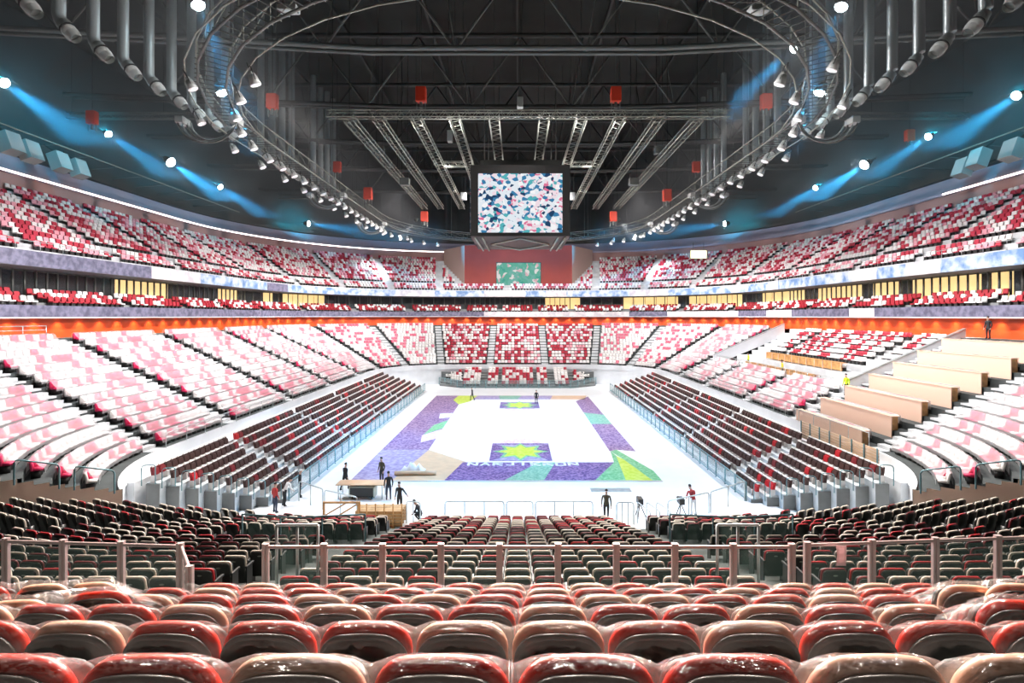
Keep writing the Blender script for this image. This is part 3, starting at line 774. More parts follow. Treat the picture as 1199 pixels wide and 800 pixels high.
for k in range(6):
    Yk = 2.05 + 1.03*k; zt = 10.0 - 0.470*k
    cen0 = [350, 318, 312, 308, 307, 306][k]                       # px of one seat's centre in the photo
    pitch = 0.561; x0 = (cen0 - CX)/F*Yk
    lo, hi = (-20, 1230)
    if k == 3: lo, hi = 140, 1120
    if k == 4: lo, hi = 205, 1050
    if k == 5: lo, hi = 268, 1035
    xs = []
    n0 = int(math.floor(((lo-CX)/F*Yk - x0)/pitch)); n1 = int(math.ceil(((hi-CX)/F*Yk - x0)/pitch))
    for n in range(n0, n1+1):
        x = x0 + n*pitch
        if lo-40 <= CX + x/Yk*F <= hi+40: xs.append(x)
    for i, x in enumerate(xs):
        c = 'redor' if COLS[k][i % len(COLS[k])] == 'R' else 'peach'
        wrapped_seat(x, Yk, zt, c, f"{'red' if c == 'redor' else 'peach'} seat under clear plastic, {nth(k+1)} row from the camera, {nth(i+1)} from picture left", R.uniform(-0.02, 0.02))
    # the clear sheet that hangs over the whole row
    rows = []; xa, xb = xs[0]-0.42, xs[-1]+0.42; nx_ = int((xb-xa)/0.035)
    for i in range(nx_+1):
        x = xa + (xb-xa)*i/nx_; ph = ((x - x0)/pitch) % 1.0; ph = min(ph, 1-ph)*2      # 0 at a seat centre, 1 between seats
        dip = 0.040*max(0.0, (ph-0.55)/0.45)**1.3
        zt2 = zt + 0.008 - dip; w_ = lambda a: R.uniform(-a, a)
        rows.append([(x+w_(0.006), Yk+0.055+w_(0.012), zt2-0.40), (x, Yk+0.038+w_(0.006), zt2-0.11), (x, Yk+0.014+w_(0.003), zt2-0.035+w_(0.002)), (x, Yk-0.030, zt2-0.012+w_(0.002)), (x, Yk-0.090+w_(0.003), zt2-0.008+w_(0.003)),
                     (x, Yk-0.140+w_(0.005), zt2-0.045+w_(0.005)), (x, Yk-0.156+w_(0.008), zt2-0.10+w_(0.012)), (x, Yk-0.165+w_(0.02), zt2-0.30+w_(0.03))])
    mb = MB(); mb.grid(rows, 0, True); o = mb.build('plastic_wrap', 'wrap')
    tag(o, f'clear plastic sheet pulled over the {nth(k+1)} row of seats from the camera', 'plastic sheet', 'clear sheets on the nearest rows')
    mbw.box(-7 - k*0.3, 7 + k*0.3, Yk-0.55, Yk+0.48, zt-1.6, zt-0.885)
struct(mbw.build('floor_near_rows', 'step'))
# seats past the side aisles of the nearest rows
side_sets = [('left', [(20, 700, 4.4), (118, 690, 4.9)], 0.16), ('left', [(-20, 684, 5.6), (52, 682, 5.8), (110, 680, 6.1)], 0.14),
             ('right', [(1135, 683, 4.9), (1192, 681, 4.7)], -0.16), ('right', [(1195, 700, 3.6)], -0.2)]
cs = {}
for sn, lst, rzv in side_sets:
    pts = []
    for px, py, Y in lst:
        x, y, z = at(px, py, Y); cs[sn] = cs.get(sn, 0) + 1
        c = R.choice(['redor', 'peach']); wrapped_seat(x, y, z, c, f"{'red' if c == 'redor' else 'peach'} seat in bunched plastic past the {sn} aisle, {nth(cs[sn])} of those", rzv)
        pts.append((x, y, z))
        mb = MB(); mb.box(x-0.28, x+0.28, y-0.4, y+0.5, 5.2, z-0.885); struct(mb.build('floor_side_step', 'step'))
    rows = []
    xa, xb = pts[0][0]-0.5, pts[-1][0]+0.5
    for i in range(40):
        t = i/39; x = xa+(xb-xa)*t
        q = min(pts, key=lambda p: abs(p[0]-x)); dd = abs(q[0]-x); zt2 = q[2]+0.015-max(0, dd-0.18)*0.5; y = q[1]
        w_ = lambda a: R.uniform(-a, a)
        rows.append([(x, y+0.2+w_(0.03), zt2-0.4), (x, y+0.13+w_(0.02), zt2-0.08), (x, y+0.02, zt2+w_(0.012)), (x, y-0.11+w_(0.02), zt2-0.05+w_(0.015)), (x, y-0.17+w_(0.03), zt2-0.3+w_(0.05))])
    mb = MB(); mb.grid(rows, 0, True); o = mb.build('plastic_wrap', 'wrap')
    tag(o, f"bunched clear plastic over {['one seat', 'two seats', 'three seats'][len(lst)-1]} past the {sn} aisle", 'plastic sheet', 'clear sheets on the nearest rows')
# ================================================================== COURT
def decal(mb, pts, z, mi): mb.add([(x, y, z) for x, y in pts], [tuple(range(len(pts)))], mi)
M['court'] = mat('court_white', (0.84, 0.81, 0.78), 0.35)
M['cpurple'] = mat('court_purple', (0.11, 0.035, 0.17), 0.5, col2=(0.42, 0.29, 0.44), nscale=4.5, detail=9)
M['cindigo'] = mat('court_indigo', (0.045, 0.012, 0.15), 0.5, col2=(0.34, 0.22, 0.42), nscale=5.5, detail=9)
M['cmist'] = mat('court_mist', (0.26, 0.21, 0.42), 0.5, col2=(0.46, 0.41, 0.58), nscale=3.0, detail=8)
M['cgreen'] = mat('court_green', (0.09, 0.38, 0.16), 0.5, col2=(0.28, 0.55, 0.32), nscale=5.0, detail=8)
M['cteal'] = mat('court_teal', (0.12, 0.34, 0.24), 0.5, col2=(0.30, 0.52, 0.40), nscale=5.0, detail=8)
M['clime'] = mat('court_lime', (0.46, 0.58, 0.02), 0.5, col2=(0.60, 0.68, 0.14), nscale=3.0, detail=6)
M['cwood'] = mat('court_maple', (0.66, 0.46, 0.30), 0.4, noise=0.06, nscale=1.5)
M['cpink'] = mat('court_pink', (0.66, 0.40, 0.56), 0.5, col2=(0.80, 0.66, 0.76), nscale=4.0, detail=8)
mb = MB(); mb.box(-11.5, 9.9, 35.7, 73.9, 0.0, 0.06, 0)
z = 0.066; CI = ['court', 'cpurple', 'cindigo', 'cgreen', 'cteal', 'clime', 'cwood', 'cmist', 'cpink', 'wallwhite', 'darksteel']
# left border: purple fading to mist near the camera, green wedges
decal(mb, [(-11.4, 44.0), (-7.45, 44.0), (-7.45, 57.0), (-11.4, 57.0)], z, 1)
decal(mb, [(-11.4, 57.0), (-7.45, 57.0), (-7.45, 66.5), (-8.6, 70.0), (-8.3, 73.8), (-11.4, 73.8)], z, 1)
decal(mb, [(-11.4, 35.8), (-8.6, 35.8), (-7.45, 44.0), (-11.4, 44.0)], z, 7)
decal(mb, [(-8.9, 49.5), (-7.46, 52.5), (-7.46, 56.5), (-8.6, 54.0)], z+0.004, 3)
decal(mb, [(-8.6, 46.5), (-7.46, 48.0), (-7.46, 52.0), (-9.0, 49.3)], z+0.004, 8)
decal(mb, [(-8.6, 57.5), (-7.5, 58.0), (-7.5, 60.6), (-8.9, 60.2)], z+0.004, 9)
decal(mb, [(-8.6, 70.0), (-7.45, 66.5), (-6.2, 69.0), (-5.6, 73.8), (-8.3, 73.8)], z, 5)
# maple corner still bare
decal(mb, [(-8.6, 35.8), (-4.3, 35.8), (-3.8, 40.2), (-7.45, 44.0)], z, 6)
# near border
decal(mb, [(-5.0, 35.8), (-0.9, 35.8), (1.6, 40.2), (-4.2, 40.2)], z+0.004, 2)
decal(mb, [(-0.9, 35.8), (1.8, 35.8), (2.9, 40.2), (1.6, 40.2)], z+0.004, 4)
decal(mb, [(1.8, 35.8), (5.3, 35.8), (7.4, 40.2), (2.9, 40.2)], z+0.004, 2)
decal(mb, [(5.3, 35.8), (7.6, 35.8), (8.1, 41.0), (7.7, 43.5), (7.4, 40.2)], z+0.004, 3)
decal(mb, [(7.4, 35.8), (9.2, 35.8), (8.3, 41.0), (7.9, 42.0)], z+0.008, 5)
decal(mb, [(9.2, 35.8), (9.85, 35.8), (9.85, 38.0), (8.3, 44.0), (7.7, 43.5), (8.3, 41.0)], z+0.004, 3)
# right border
decal(mb, [(7.65, 43.5), (8.3, 44.0), (9.8, 43.5), (9.8, 54.5), (7.65, 54.5)], z, 1)
decal(mb, [(7.65, 54.5), (9.8, 54.5), (9.8, 59.5), (7.65, 61.0)], z, 4)
decal(mb, [(7.65, 61.0), (9.8, 59.5), (9.8, 73.0), (7.65, 69.0)], z, 1)
# far border
decal(mb, [(-5.6, 73.8), (-6.2, 70.5), (4.4, 70.5), (4.9, 73.8)], z, 7)
decal(mb, [(-2.6, 73.8), (-2.4, 70.6), (0.0, 70.6), (0.6, 73.8)], z+0.004, 4)
decal(mb, [(4.9, 73.8), (4.4, 70.5), (9.0, 70.5), (9.7, 73.8)], z, 6)
# two key areas with the eight pointed star
def key(yb, yf, cx=0.25):
    s = 1 if yf > yb else -1
    decal(mb, [(cx-2.45, yb), (cx+2.45, yb), (cx+2.45, yf), (cx-2.45, yf)], z+0.004, 2)
    decal(mb, [(cx+1.8*math.cos(PI*i/16), yf + s*1.8*math.sin(PI*i/16)) for i in range(17)], z+0.003, 8)
    decal(mb, [(cx-2.2, yb+s*0.15), (cx+2.2, yb+s*0.15), (cx+1.4, yb+s*1.2), (cx-1.4, yb+s*1.2)], z+0.008, 7)
    decal(mb, [(cx-2.2, yf-s*0.5), (cx-1.0, yf-s*1.3), (cx+1.0, yf-s*1.3), (cx+2.2, yf-s*0.5)], z+0.008, 7)
    yc = (yb+yf)/2
    def star(r1, r2, zz, mi):
        for i in range(8):
            a0, a1, a2 = (PI/4*i - PI/8), PI/4*i, (PI/4*i + PI/8)
            decal(mb, [(cx, yc), (cx+r2*math.cos(a0), yc+r2*1.1*math.sin(a0)), (cx+r1*math.cos(a1), yc+r1*1.2*math.sin(a1)), (cx+r2*math.cos(a2), yc+r2*1.1*math.sin(a2))], zz, mi)
    star(2.35, 1.45, z+0.012, 3); star(1.9, 1.15, z+0.016, 5)
key(40.6, 46.2); key(68.4, 63.6)
# blurred white letters along the near baseline
def bars(x, ch):
    w, h = 0.62, 0.72; y0 = 39.35
    S = {'N': [((0,0),(0,1)),((0,1),(1,0)),((1,0),(1,1))], 'A': [((0,0),(.5,1)),((.5,1),(1,0)),((.25,.4),(.75,.4))], 'J': [((.8,1),(.8,.1)),((.8,.1),(.1,.1))], 'I': [((.5,0),(.5,1))], 'K': [((0,0),(0,1)),((0,.5),(1,1)),((0,.5),(1,0))], 'R': [((0,0),(0,1)),((0,1),(1,.8)),((1,.8),(0,.5)),((.2,.5),(1,0))], 'O': [((0,0),(0,1)),((0,1),(1,1)),((1,1),(1,0)),((1,0),(0,0))], 'E': [((0,0),(0,1)),((0,1),(1,1)),((0,.5),(.8,.5)),((0,0),(1,0))]}[ch]
    for (a, b), (c, d) in S:
        p, q = Vector((x+a*w, y0+b*h, 0)), Vector((x+c*w, y0+d*h, 0)); t = (q-p).normalized(); n = Vector((-t.y, t.x, 0))*0.10
        decal(mb, [((p-n-t*.06).x, (p-n-t*.06).y), ((q-n+t*.06).x, (q-n+t*.06).y), ((q+n+t*.06).x, (q+n+t*.06).y), ((p+n-t*.06).x, (p+n-t*.06).y)], z+0.014, 9)
for i, ch in enumerate('NARJIKRON'): bars(-3.7 + 0.95*i, ch)
o = mb.build('basketball_court', CI); tag(o, 'white basketball court with purple and green border and star keys', 'court')

# ================================================================== RAILS, FENCES
def post_rail(name, pts, ph, pr, nposts, rails=(1.0,), glass=True, rmat='rail', pmat='rail', lab=None, cat='railing', grp=None, rr_=0.03, square=True):
    """pts: list of floor points; posts spread evenly; horizontal rails at fractions of the height"""
    o = empty(name, pts[0]); o0 = Vector(pts[0])
    Q = [Vector(p) - o0 for p in pts]; cum = [0.0]
    for a, b in zip(Q, Q[1:]): cum.append(cum[-1] + (b-a).length)
    def pos(t):
        for i in range(len(Q)-1):
            if t <= cum[i+1] + 1e-6: return Q[i].lerp(Q[i+1], (t-cum[i])/max(1e-9, cum[i+1]-cum[i]))
        return Q[-1]
    for f in rails:
        m = MB(); m.path([q + Vector((0, 0, ph*f)) for q in Q], rr_, 8, 0); m.build('handrail' if f == max(rails) else 'cross_rail', rmat, o)
    pm = None
    for i in range(nposts):
        p = pos(cum[-1]*i/max(1, nposts-1))
        if pm is None:
            m = MB()
            if square:
                m.box(-pr*1.9, pr*1.9, -0.03, 0.03, 0, ph+0.06); m.box(-pr*0.3, pr*0.3, -0.045, -0.03, 0, ph+0.06)
                m.box(-pr*2.4, pr*2.4, -0.055, 0.055, 0, 0.04)
            else: m.tube((0, 0, 0), (0, 0, ph), pr, 8)
            q = m.build('post', pmat, o); pm = q
        else: q = pm.copy(); COL.objects.link(q); q.parent = o
        q.location = p
    if glass:
        for i in range(nposts-1):
            a, b = pos(cum[-1]*i/(nposts-1)), pos(cum[-1]*(i+1)/(nposts-1)); d = (b-a).normalized()*0.08
            m = MB(); a, b = a+d, b-d
            n = Vector((-(b-a).y, (b-a).x, 0)).normalized()*0.006
            vs = [a-n, b-n, b+n, a+n]; m.add([(v.x, v.y, v.z+h) for h in (0.1, ph-0.06) for v in vs], [(0,3,2,1),(4,5,6,7),(0,1,5,4),(1,2,6,5),(2,3,7,6),(3,0,4,7)])
            m.build('glass_panel', 'fenceglass' if cat == 'fence' else 'glass', o)
    tag(o, lab, cat, grp); return o
YR = 8.8
def rp(px, Y=YR, z=6.25): return ((px-CX)/F*Y, Y, z)
post_rail('guard_rail', [rp(311), rp(927)], 1.17, 0.028, 10, lab='long metal and glass guard rail in front of the nearest rows', grp='guard rails')
post_rail('guard_rail', [rp(945), rp(1027, 8.9), rp(1240, 9.15)], 1.20, 0.028, 5, lab='metal and glass guard rail continuing past the joint, paper sheet hung at its start', grp='guard rails')
post_rail('guard_rail', [rp(-60, 9.05), rp(4, 9.0), rp(212, 8.8), rp(222, 8.0)], 1.18, 0.028, 6, lab='metal and glass guard rail ending beside the open aisle at the left', grp='guard rails')
# paper hung on the rail
x, y, z = at(982, 637, 8.72); mb = MB(); rows = []
for i in range(6):
    t = i/5; rows.append([(x-0.085+0.17*u + 0.012*math.sin(3*t), y-0.06-0.012*math.sin(4*t+u*2), z-0.34*t) for u in (0, 0.33, 0.66, 1)])
mb.grid(rows, 0, True); o = mb.build('notice_sheet', 'paper'); sol = o.modifiers.new('thick', 'SOLIDIFY'); sol.thickness = 0.002
tag(o, 'pink-white sheet of paper hanging on the guard rail', 'notice')

def hoop(name, a, b, h, r, lab, grp, mids=1, mt='steel', cat='barrier'):
    a, b = Vector(a), Vector(b); o = empty(name, a); d = b-a; L = d.length; e = d.normalized(); up = Vector((0, 0, 1))
    pts = [Vector((0, 0, 0)), up*(h-0.14), up*(h-0.04)+e*0.04, up*h+e*0.14, up*h+e*(L-0.14), up*(h-0.04)+e*(L-0.04), up*(h-0.14)+d, d]
    m = MB(); m.path(pts, r, 6); m.build('hoop_frame', mt, o)
    for i in range(mids):
        p = d*(i+1)/(mids+1); m = MB(); m.tube(p, p+up*h, r*0.9, 6); m.build('upright', mt, o)
    tag(o, lab, cat, grp); return o
g = 'floor barriers before the centre seats'
for i, (pa, pb, md) in enumerate([(521, 590, 2), (593, 624, 0), (627, 694, 2)]):
    A = at(pa, 611, 28.4); B = at(pb, 611, 28.4)
    hoop('hoop_barrier', (A[0], 28.4, 0), (B[0], 28.4, 0), 1.25, 0.035, ['long steel hoop barrier beside the kneeling worker, white floor behind it', 'short steel hoop barrier, middle of the three before the centre seats', 'long steel hoop barrier left of the standing person in the dark coat'][i], g, md)
for i, (pa, ya, pb, yb, md, lb) in enumerate([(722, 28.4, 742, 28.4, 2, 'short steel hoop barrier right of the person in the dark coat'), (782, 28.6, 830, 30.0, 1, 'steel hoop barrier before the person in the red jacket'), (832, 30.1, 872, 32.0, 1, 'steel hoop barrier next to the end of the right courtside bleacher'),
        (350, 32.0, 378, 30.6, 1, 'steel hoop barrier next to the end of the left courtside bleacher'), (380, 30.4, 418, 29.2, 1, 'steel hoop barrier in front of the brown crate frame'), (476, 28.6, 492, 28.4, 1, 'short steel hoop barrier behind the kneeling worker')]):
    hoop('hoop_barrier', ((pa-CX)/F*ya, ya, 0), ((pb-CX)/F*yb, yb, 0), 1.2, 0.035, lb, 'floor barriers at the sides', md)
for i, px in enumerate((757, 768, 780)):
    x = (px-CX)/F*28.0; hoop('stair_rail', (x, 27.2, 0.0), (x-0.35, 28.6, 0.0), 1.15, 0.03, f'small steel stair rail at the court steps, {nth(i+1)} from the left', 'stair rails at the court steps', 0)

# bowl front railings near the two near corners
for sx, sn in ((-1, 'left'), (1, 'right')):
    S = narc(sx, 46, 50, 2); t = math.radians(46)
    ds = [(0.3, 1.7), (2.2, 3.6), (4.1, 5.5), (6.0, 7.4), (7.9, 9.3)]
    for i, (d0, d1) in enumerate(ds):
        def pp(d): return (sx*(HX+(R0+d)*math.cos(t)), Y0-(R0+d)*math.sin(t), Z0 + 0.35*d)
        hoop('end_railing', pp(d0), pp(d1), 1.05, 0.035, f'dark steel hoop railing at the end of the sheeted {sn} seats, {nth(i+1)} from the court', 'hoop railings at the sheeted seats', 0, 'teal', 'railing')
    # courtside bleacher fence
    post_rail('courtside_fence', [(sx*13.95, 32.0, 0), (sx*13.95, 79.0, 0)], 1.15, 0.05, 30, rails=(1.0, 0.1), glass=True, rmat='teal', pmat='teal', lab=f'teal steel and glass fence along the front of the {sn} courtside bleacher', cat='fence', grp='courtside fences', rr_=0.035, square=False)
    # near end of the bleacher: stepped hoop railings
    for k in range(0, 8, 1):
        x = sx*(BX+BD*k+0.1); yn = 31.5-0.55*k
        hoop('bleacher_end_rail', (x, yn, BZ+BR*k), (x+sx*0.55, yn-0.25, BZ+BR*k), 1.05, 0.028, f'teal hoop rail at the near end of the {sn} bleacher, {nth(k+1)} row up', 'hoop rails at bleacher ends', 0, 'teal', 'railing')
    # walkway parapet above the bleacher
    S = side(sx, 26+6, 74.0)
    o = empty('walkway_rail', (0, 0, 0))
    m = MB(); m.path([P(s, -0.05, 4.15) for s in S], 0.03, 6); m.build('handrail', 'steel', o)
    m = MB()
    for s in S[::2]: m.tube(P(s, -0.05, 3.2), P(s, -0.05, 4.15), 0.022, 5)
    m.build('post_frame', 'steel', o)
    m = MB(); m.grid([[P(s, -0.05, 3.25), P(s, -0.05, 4.1)] for s in S], 0); m.build('glass_panel', 'glass', o)
    tag(o, f'steel and glass rail along the front row of the sheeted {sn} seats', 'railing', 'walkway rails')
# glass guard boxes at the vomitory mouths
for sx, sn in ((-1, 'left'), (1, 'right')):
    post_rail('stair_guard', [(sx*5.2, 17.9, nz(3.3)-0.2), (sx*7.4, 17.6, nz(3.3)-0.2), (sx*9.4, 17.9, nz(3.3)-0.2)], 1.5, 0.03, 4, lab=f'glass stair guard among the black seats, {sn} of the centre block', grp='stair guards', rmat='teal', pmat='teal', square=False)
    post_rail('stair_guard', [(sx*2.72 - (0 if sx > 0 else 0) + sx*1.05, 9.9, 6.0), (sx*4.55, 9.9, 6.0)], 1.35, 0.03, 3, lab=f'glass stair guard just behind the long guard rail, {sn} of its middle', grp='stair guards', rmat='steel', pmat='steel', square=False)
# end bleacher fence (three runs)
post_rail('end_fence', [(-12.9, 86.2, 0), (-8.7, 81.7, 0), (8.7, 81.7, 0), (12.9, 86.2, 0)], 1.2, 0.05, 19, rails=(1.0, 0.12), lab='teal fence along the front of the far end bleacher', cat='fence', rmat='teal', pmat='teal', square=False)
# balcony and upper tier front rails
o = empty('balcony_rail'); m = MB(); m.path([P(s, 14.9, 16.9) for s in up_st if True], 0.03, 5); m.build('handrail', 'steel', o)
m = MB()
for s in up_st[::2]: m.tube(P(s, 14.9, 16.1), P(s, 14.9, 16.9), 0.02, 4)
m.build('post_frame', 'steel', o); tag(o, 'thin steel rail along the front of the upper tier', 'railing')
o = empty('concourse_rail', (0, 0, 0)); S = narc(-1, 12, 0) + side(-1, 32, 39.5)
for zz, nm in ((10.55, 'handrail'), (10.25, 'cross_rail'), (9.95, 'cross_rail')):
    m = MB(); m.path([P(s, 14.0, zz) for s in S], 0.03, 5); m.build(nm, 'steel', o)
m = MB()
for s in S[::2]: m.tube(P(s, 14.0, 9.5), P(s, 14.0, 10.55), 0.03, 5)
m.build('post_frame', 'steel', o); tag(o, 'pale railing in front of the orange wall above the left stand', 'railing')
# recess glass, desks, board fence, laminate desks
post_rail('recess_rail', [(HX+R0+5.3, 44.5, 5.3), (HX+R0+5.3, 70.5, 5.3)], 0.75, 0.03, 14, lab='glass rail along the front of the recessed stand at the right', rmat='steel', pmat='steel', square=False)
for i, (dx, z0, lb) in enumerate(((6.1, 5.0, 'front'), (8.6, 6.1, 'rear'))):
    o = empty('press_desk', (HX+R0+dx, 56.0, z0))
    m = MB(); m.box(-0.05, 0.0, -7.4, 7.4, 0.12, 0.78); m.build('front_panel', 'wood', o)
    m = MB(); m.box(-0.08, 0.5, -7.4, 7.4, 0.78, 0.83); m.build('desk_top', 'wood', o)
    for j in range(11):
        m = MB(); m.box(-0.10, -0.051, -0.04, 0.04, 0.0, 0.82); q = m.build('post', 'beige', o); q.location = (0, -7.3+1.46*j, 0)
    tag(o, f'long wooden press desk in the recessed stand, {lb} of the two', 'desk', 'wooden press desks')
kk = 0
for i in range(0, NR, 2):
    d = rd(i); zf = rz_(i); kk += 1
    o = empty('laminate_desk', (HX+R0+d-0.1, 37.2, zf))
    m = MB(); m.box(-0.06, 0.0, -3.9, 3.9, -0.45, 0.86); m.build('front_panel', 'beige', o)
    m = MB(); m.box(-0.10, 0.42, -3.95, 3.95, 0.86, 0.91); m.build('desk_top', 'beige', o)
    for yy in (-3.9, 3.87):
        m = MB(); m.box(0.001, 0.36, yy, yy+0.04, 0.0, 0.86); m.build('end_panel', 'wood', o)
    tag(o, f'long beige laminate desk in the right stand, {nth(kk)} up from the court', 'desk', 'beige desks of the right stand')
o = empty('board_fence', (HX+R0-1.25, 33.4, 2.55)); m = MB()
m2 = MB()
for j in range(7): m.box(-0.03, 0.03, -4.0, 4.0, 0.08+0.17*j, 0.22+0.17*j)
m.build('plank_panel', 'cwood', o)
for j in range(8): m2.box(-0.08, -0.032, -4.0+1.13*j, -3.92+1.13*j, 0.0, 1.3)
m2.build('post_frame', 'teal', o); tag(o, 'pale slatted board fence behind the right courtside bleacher', 'fence')

# ================================================================== SCOREBOARD, END SCREEN
def sc_cols(): return [(0.0, (0.02, 0.06, 0.14)), (0.30, (0.05, 0.22, 0.42)), (0.38, (0.80, 0.86, 0.92)), (0.55, (0.95, 0.95, 0.97)), (0.62, (0.75, 0.18, 0.32)), (0.655, (0.9, 0.75, 0.82)), (0.75, (0.10, 0.45, 0.50))]
M['crowd'] = screen_mat('crowd_picture', sc_cols(), 2.6, 0.95, (1, 1, 1.2))
M['tealpic'] = screen_mat('teal_picture', [(0.0, (0.10, 0.45, 0.36)), (0.30, (0.16, 0.52, 0.40)), (0.5, (0.22, 0.55, 0.48)), (0.66, (0.85, 0.55, 0.60)), (0.72, (0.9, 0.88, 0.86))], 1.6, 0.8, seed=3.0)
o = empty('scoreboard', (0.26, 55.0, 18.9))
m = MB(); W, D, H0, H1 = 4.75, 5.0, 0.0, 6.8
m.box(-W, W, -D, -D+0.3, H0, 0.35); m.box(-W, W, -D, -D+0.3, 6.0, H1); m.box(-W, -4.02, -D, -D+0.3, 0.35, 6.0); m.box(4.02, W, -D, -D+0.3, 0.35, 6.0)
m.box(-W, W, -D+0.3, D, 0.0, 0.4); m.box(-W, W, -D+0.3, D, 6.4, H1); m.box(-W, -W+0.2, -D+0.3, D, 0.4, 6.4); m.box(W-0.2, W, -D+0.3, D, 0.4, 6.4)
m.build('housing', 'black', o)
m = MB(); m.box(-4.02, 4.02, -D+0.05, -D+0.15, 0.35, 6.0); tag(m.build('front_screen', 'crowd', o), 'lit screen showing a crowd picture')
m = MB(); m.box(-0.05, 0.05, -3.9, 3.9, 0.5, 5.9); q = m.build('side_screen', 'crowd', o); q.location = (-W-0.06, 0, 0)
q2 = q.copy(); COL.objects.link(q2); q2.parent = o; q2.location = (W+0.06, 0, 0)
m = MB(); m.path([(0, -4.4, -0.12), (3.0, 0, -0.12), (0, 4.4, -0.12), (-3.0, 0, -0.12)], 0.09, 6, 0, True); m.build('diamond_frame', 'alu', o)
for x in (-4.3, -3.6, 3.6, 4.3):
    m = MB(); m.tube((x*1.0, -4.9, -0.14), (x*0.97, 4.9, -0.14), 0.09, 6); m.build('underside_bar', 'alu', o)
for x in (-3.5, 3.5):
    for y in (-3.5, 3.5):
        m = MB(); m.tube((x, y, H1), (x, y, 14.5), 0.06, 6); m.build('hanging_cable', 'midsteel', o)
m = MB(); m.box(-3.9, 3.9, -3.9, 3.9, 6.8, 7.6); m.build('top_frame', 'darksteel', o)
tag(o, 'large black scoreboard cube with bright crowd screen hanging over the court', 'scoreboard')
o = empty('video_screen', (0.2, 104.6, 16.9)); m = MB(); m.box(-4.5, 4.5, -0.12, 0.16, -0.1, 5.1); m.build('screen_frame', 'darksteel', o)
m = MB(); m.box(-4.35, 4.35, -0.16, -0.125, 0.05, 4.95); tag(m.build('screen_face', 'tealpic', o), 'lit teal and pink picture')
tag(o, 'smaller teal video screen on the red end wall', 'screen')
x, y, z = at(818, 298, 100.0)
o = empty('lit_sign', (x, y, z)); m = MB(); m.box(-1.5, 1.5, -0.1, 0.1, -0.75, 0.75); m.build('sign_face', 'signy', o); m = MB(); m.box(-1.6, 1.6, 0.1, 0.2, -0.85, 0.85); m.build('sign_back', 'midsteel', o)
for sx in (-1, 1):
    m = MB(); m.tube((sx*1.0, 0.12, -0.8), (sx*1.0, 0.12, 2.2), 0.05, 6); m.build('hanger', 'midsteel', o)
tag(o, 'small pale yellow lit sign above the far right upper seats', 'sign')
# ================================================================== ROOF STEEL
def lattice(name, A, B, wd, ht, bay, lab, grp, mt='alu', r=0.045, cat='truss'):
    A, B = Vector(A), Vector(B); d = B-A; L = d.length; e = d.normalized(); s = Vector((0, 0, 1)).cross(e).normalized(); u = Vector((0, 0, 1))
    o = empty(name, A)
    for i, (a, b) in enumerate(((-1, 0), (1, 0), (-1, 1), (1, 1))):
        q = s*a*wd/2 + u*b*ht; m = MB(); m.tube(q, q+d, r, 5); m.build('chord', mt, o)
    m = MB(); n = max(1, int(round(L/bay)))
    for i in range(n):
        p, q = e*(L*i/n), e*(L*(i+1)/n); c = (p+q)/2
        for a in (-1, 1): m.tube(p+s*a*wd/2, c+s*a*wd/2+u*ht, r*0.45, 4, caps=False); m.tube(c+s*a*wd/2+u*ht, q+s*a*wd/2, r*0.45, 4, caps=False)
        m.tube(p-s*wd/2, c+s*wd/2, r*0.45, 4, caps=False); m.tube(c+s*wd/2, q-s*wd/2, r*0.45, 4, caps=False)
    m.build('lacing', mt, o)
    m = MB(); k = max(1, int(L/9))
    for i in range(k+1):
        p = e*(0.4 + (L-0.8)*i/k) + u*ht; m.tube(p, p+u*(41.9-A.z-ht), 0.025, 4, caps=False)
    m.build('hanging_cable', 'darksteel', o)
    tag(o, lab, cat, grp); return o
ZG = 28.0
lattice('lighting_truss', (-16.0, 44.2, ZG), (17.8, 44.2, ZG), 0.6, 0.55, 0.95, 'pale lattice truss running crosswise at the front of the hung rig', 'rig trusses')
lx = [-14.5, -12.0, -8.7, -5.4, -2.0, 2.3, 5.5, 8.8, 12.2, 15.5]
for i, X in enumerate(lx):
    ye = 58.0 if abs(X) < 3 else (64.5 if abs(X) < 6 else 82.0)
    lattice('lighting_truss', (X, 44.8, ZG), (X, ye, ZG), 0.85, 0.5, 1.1, f'pale lattice truss running away over the court, {nth(i+1)} from picture left', 'rig trusses')
for X0_, X1_, sn in ((-8.2, -5.9, 'left'), (6.0, 8.3, 'right')):
    lattice('lighting_truss', (X0_, 58.6, ZG), (X1_, 58.6, ZG), 0.5, 0.5, 0.8, f'short crosswise lattice truss above and {sn} of the scoreboard', 'rig trusses')
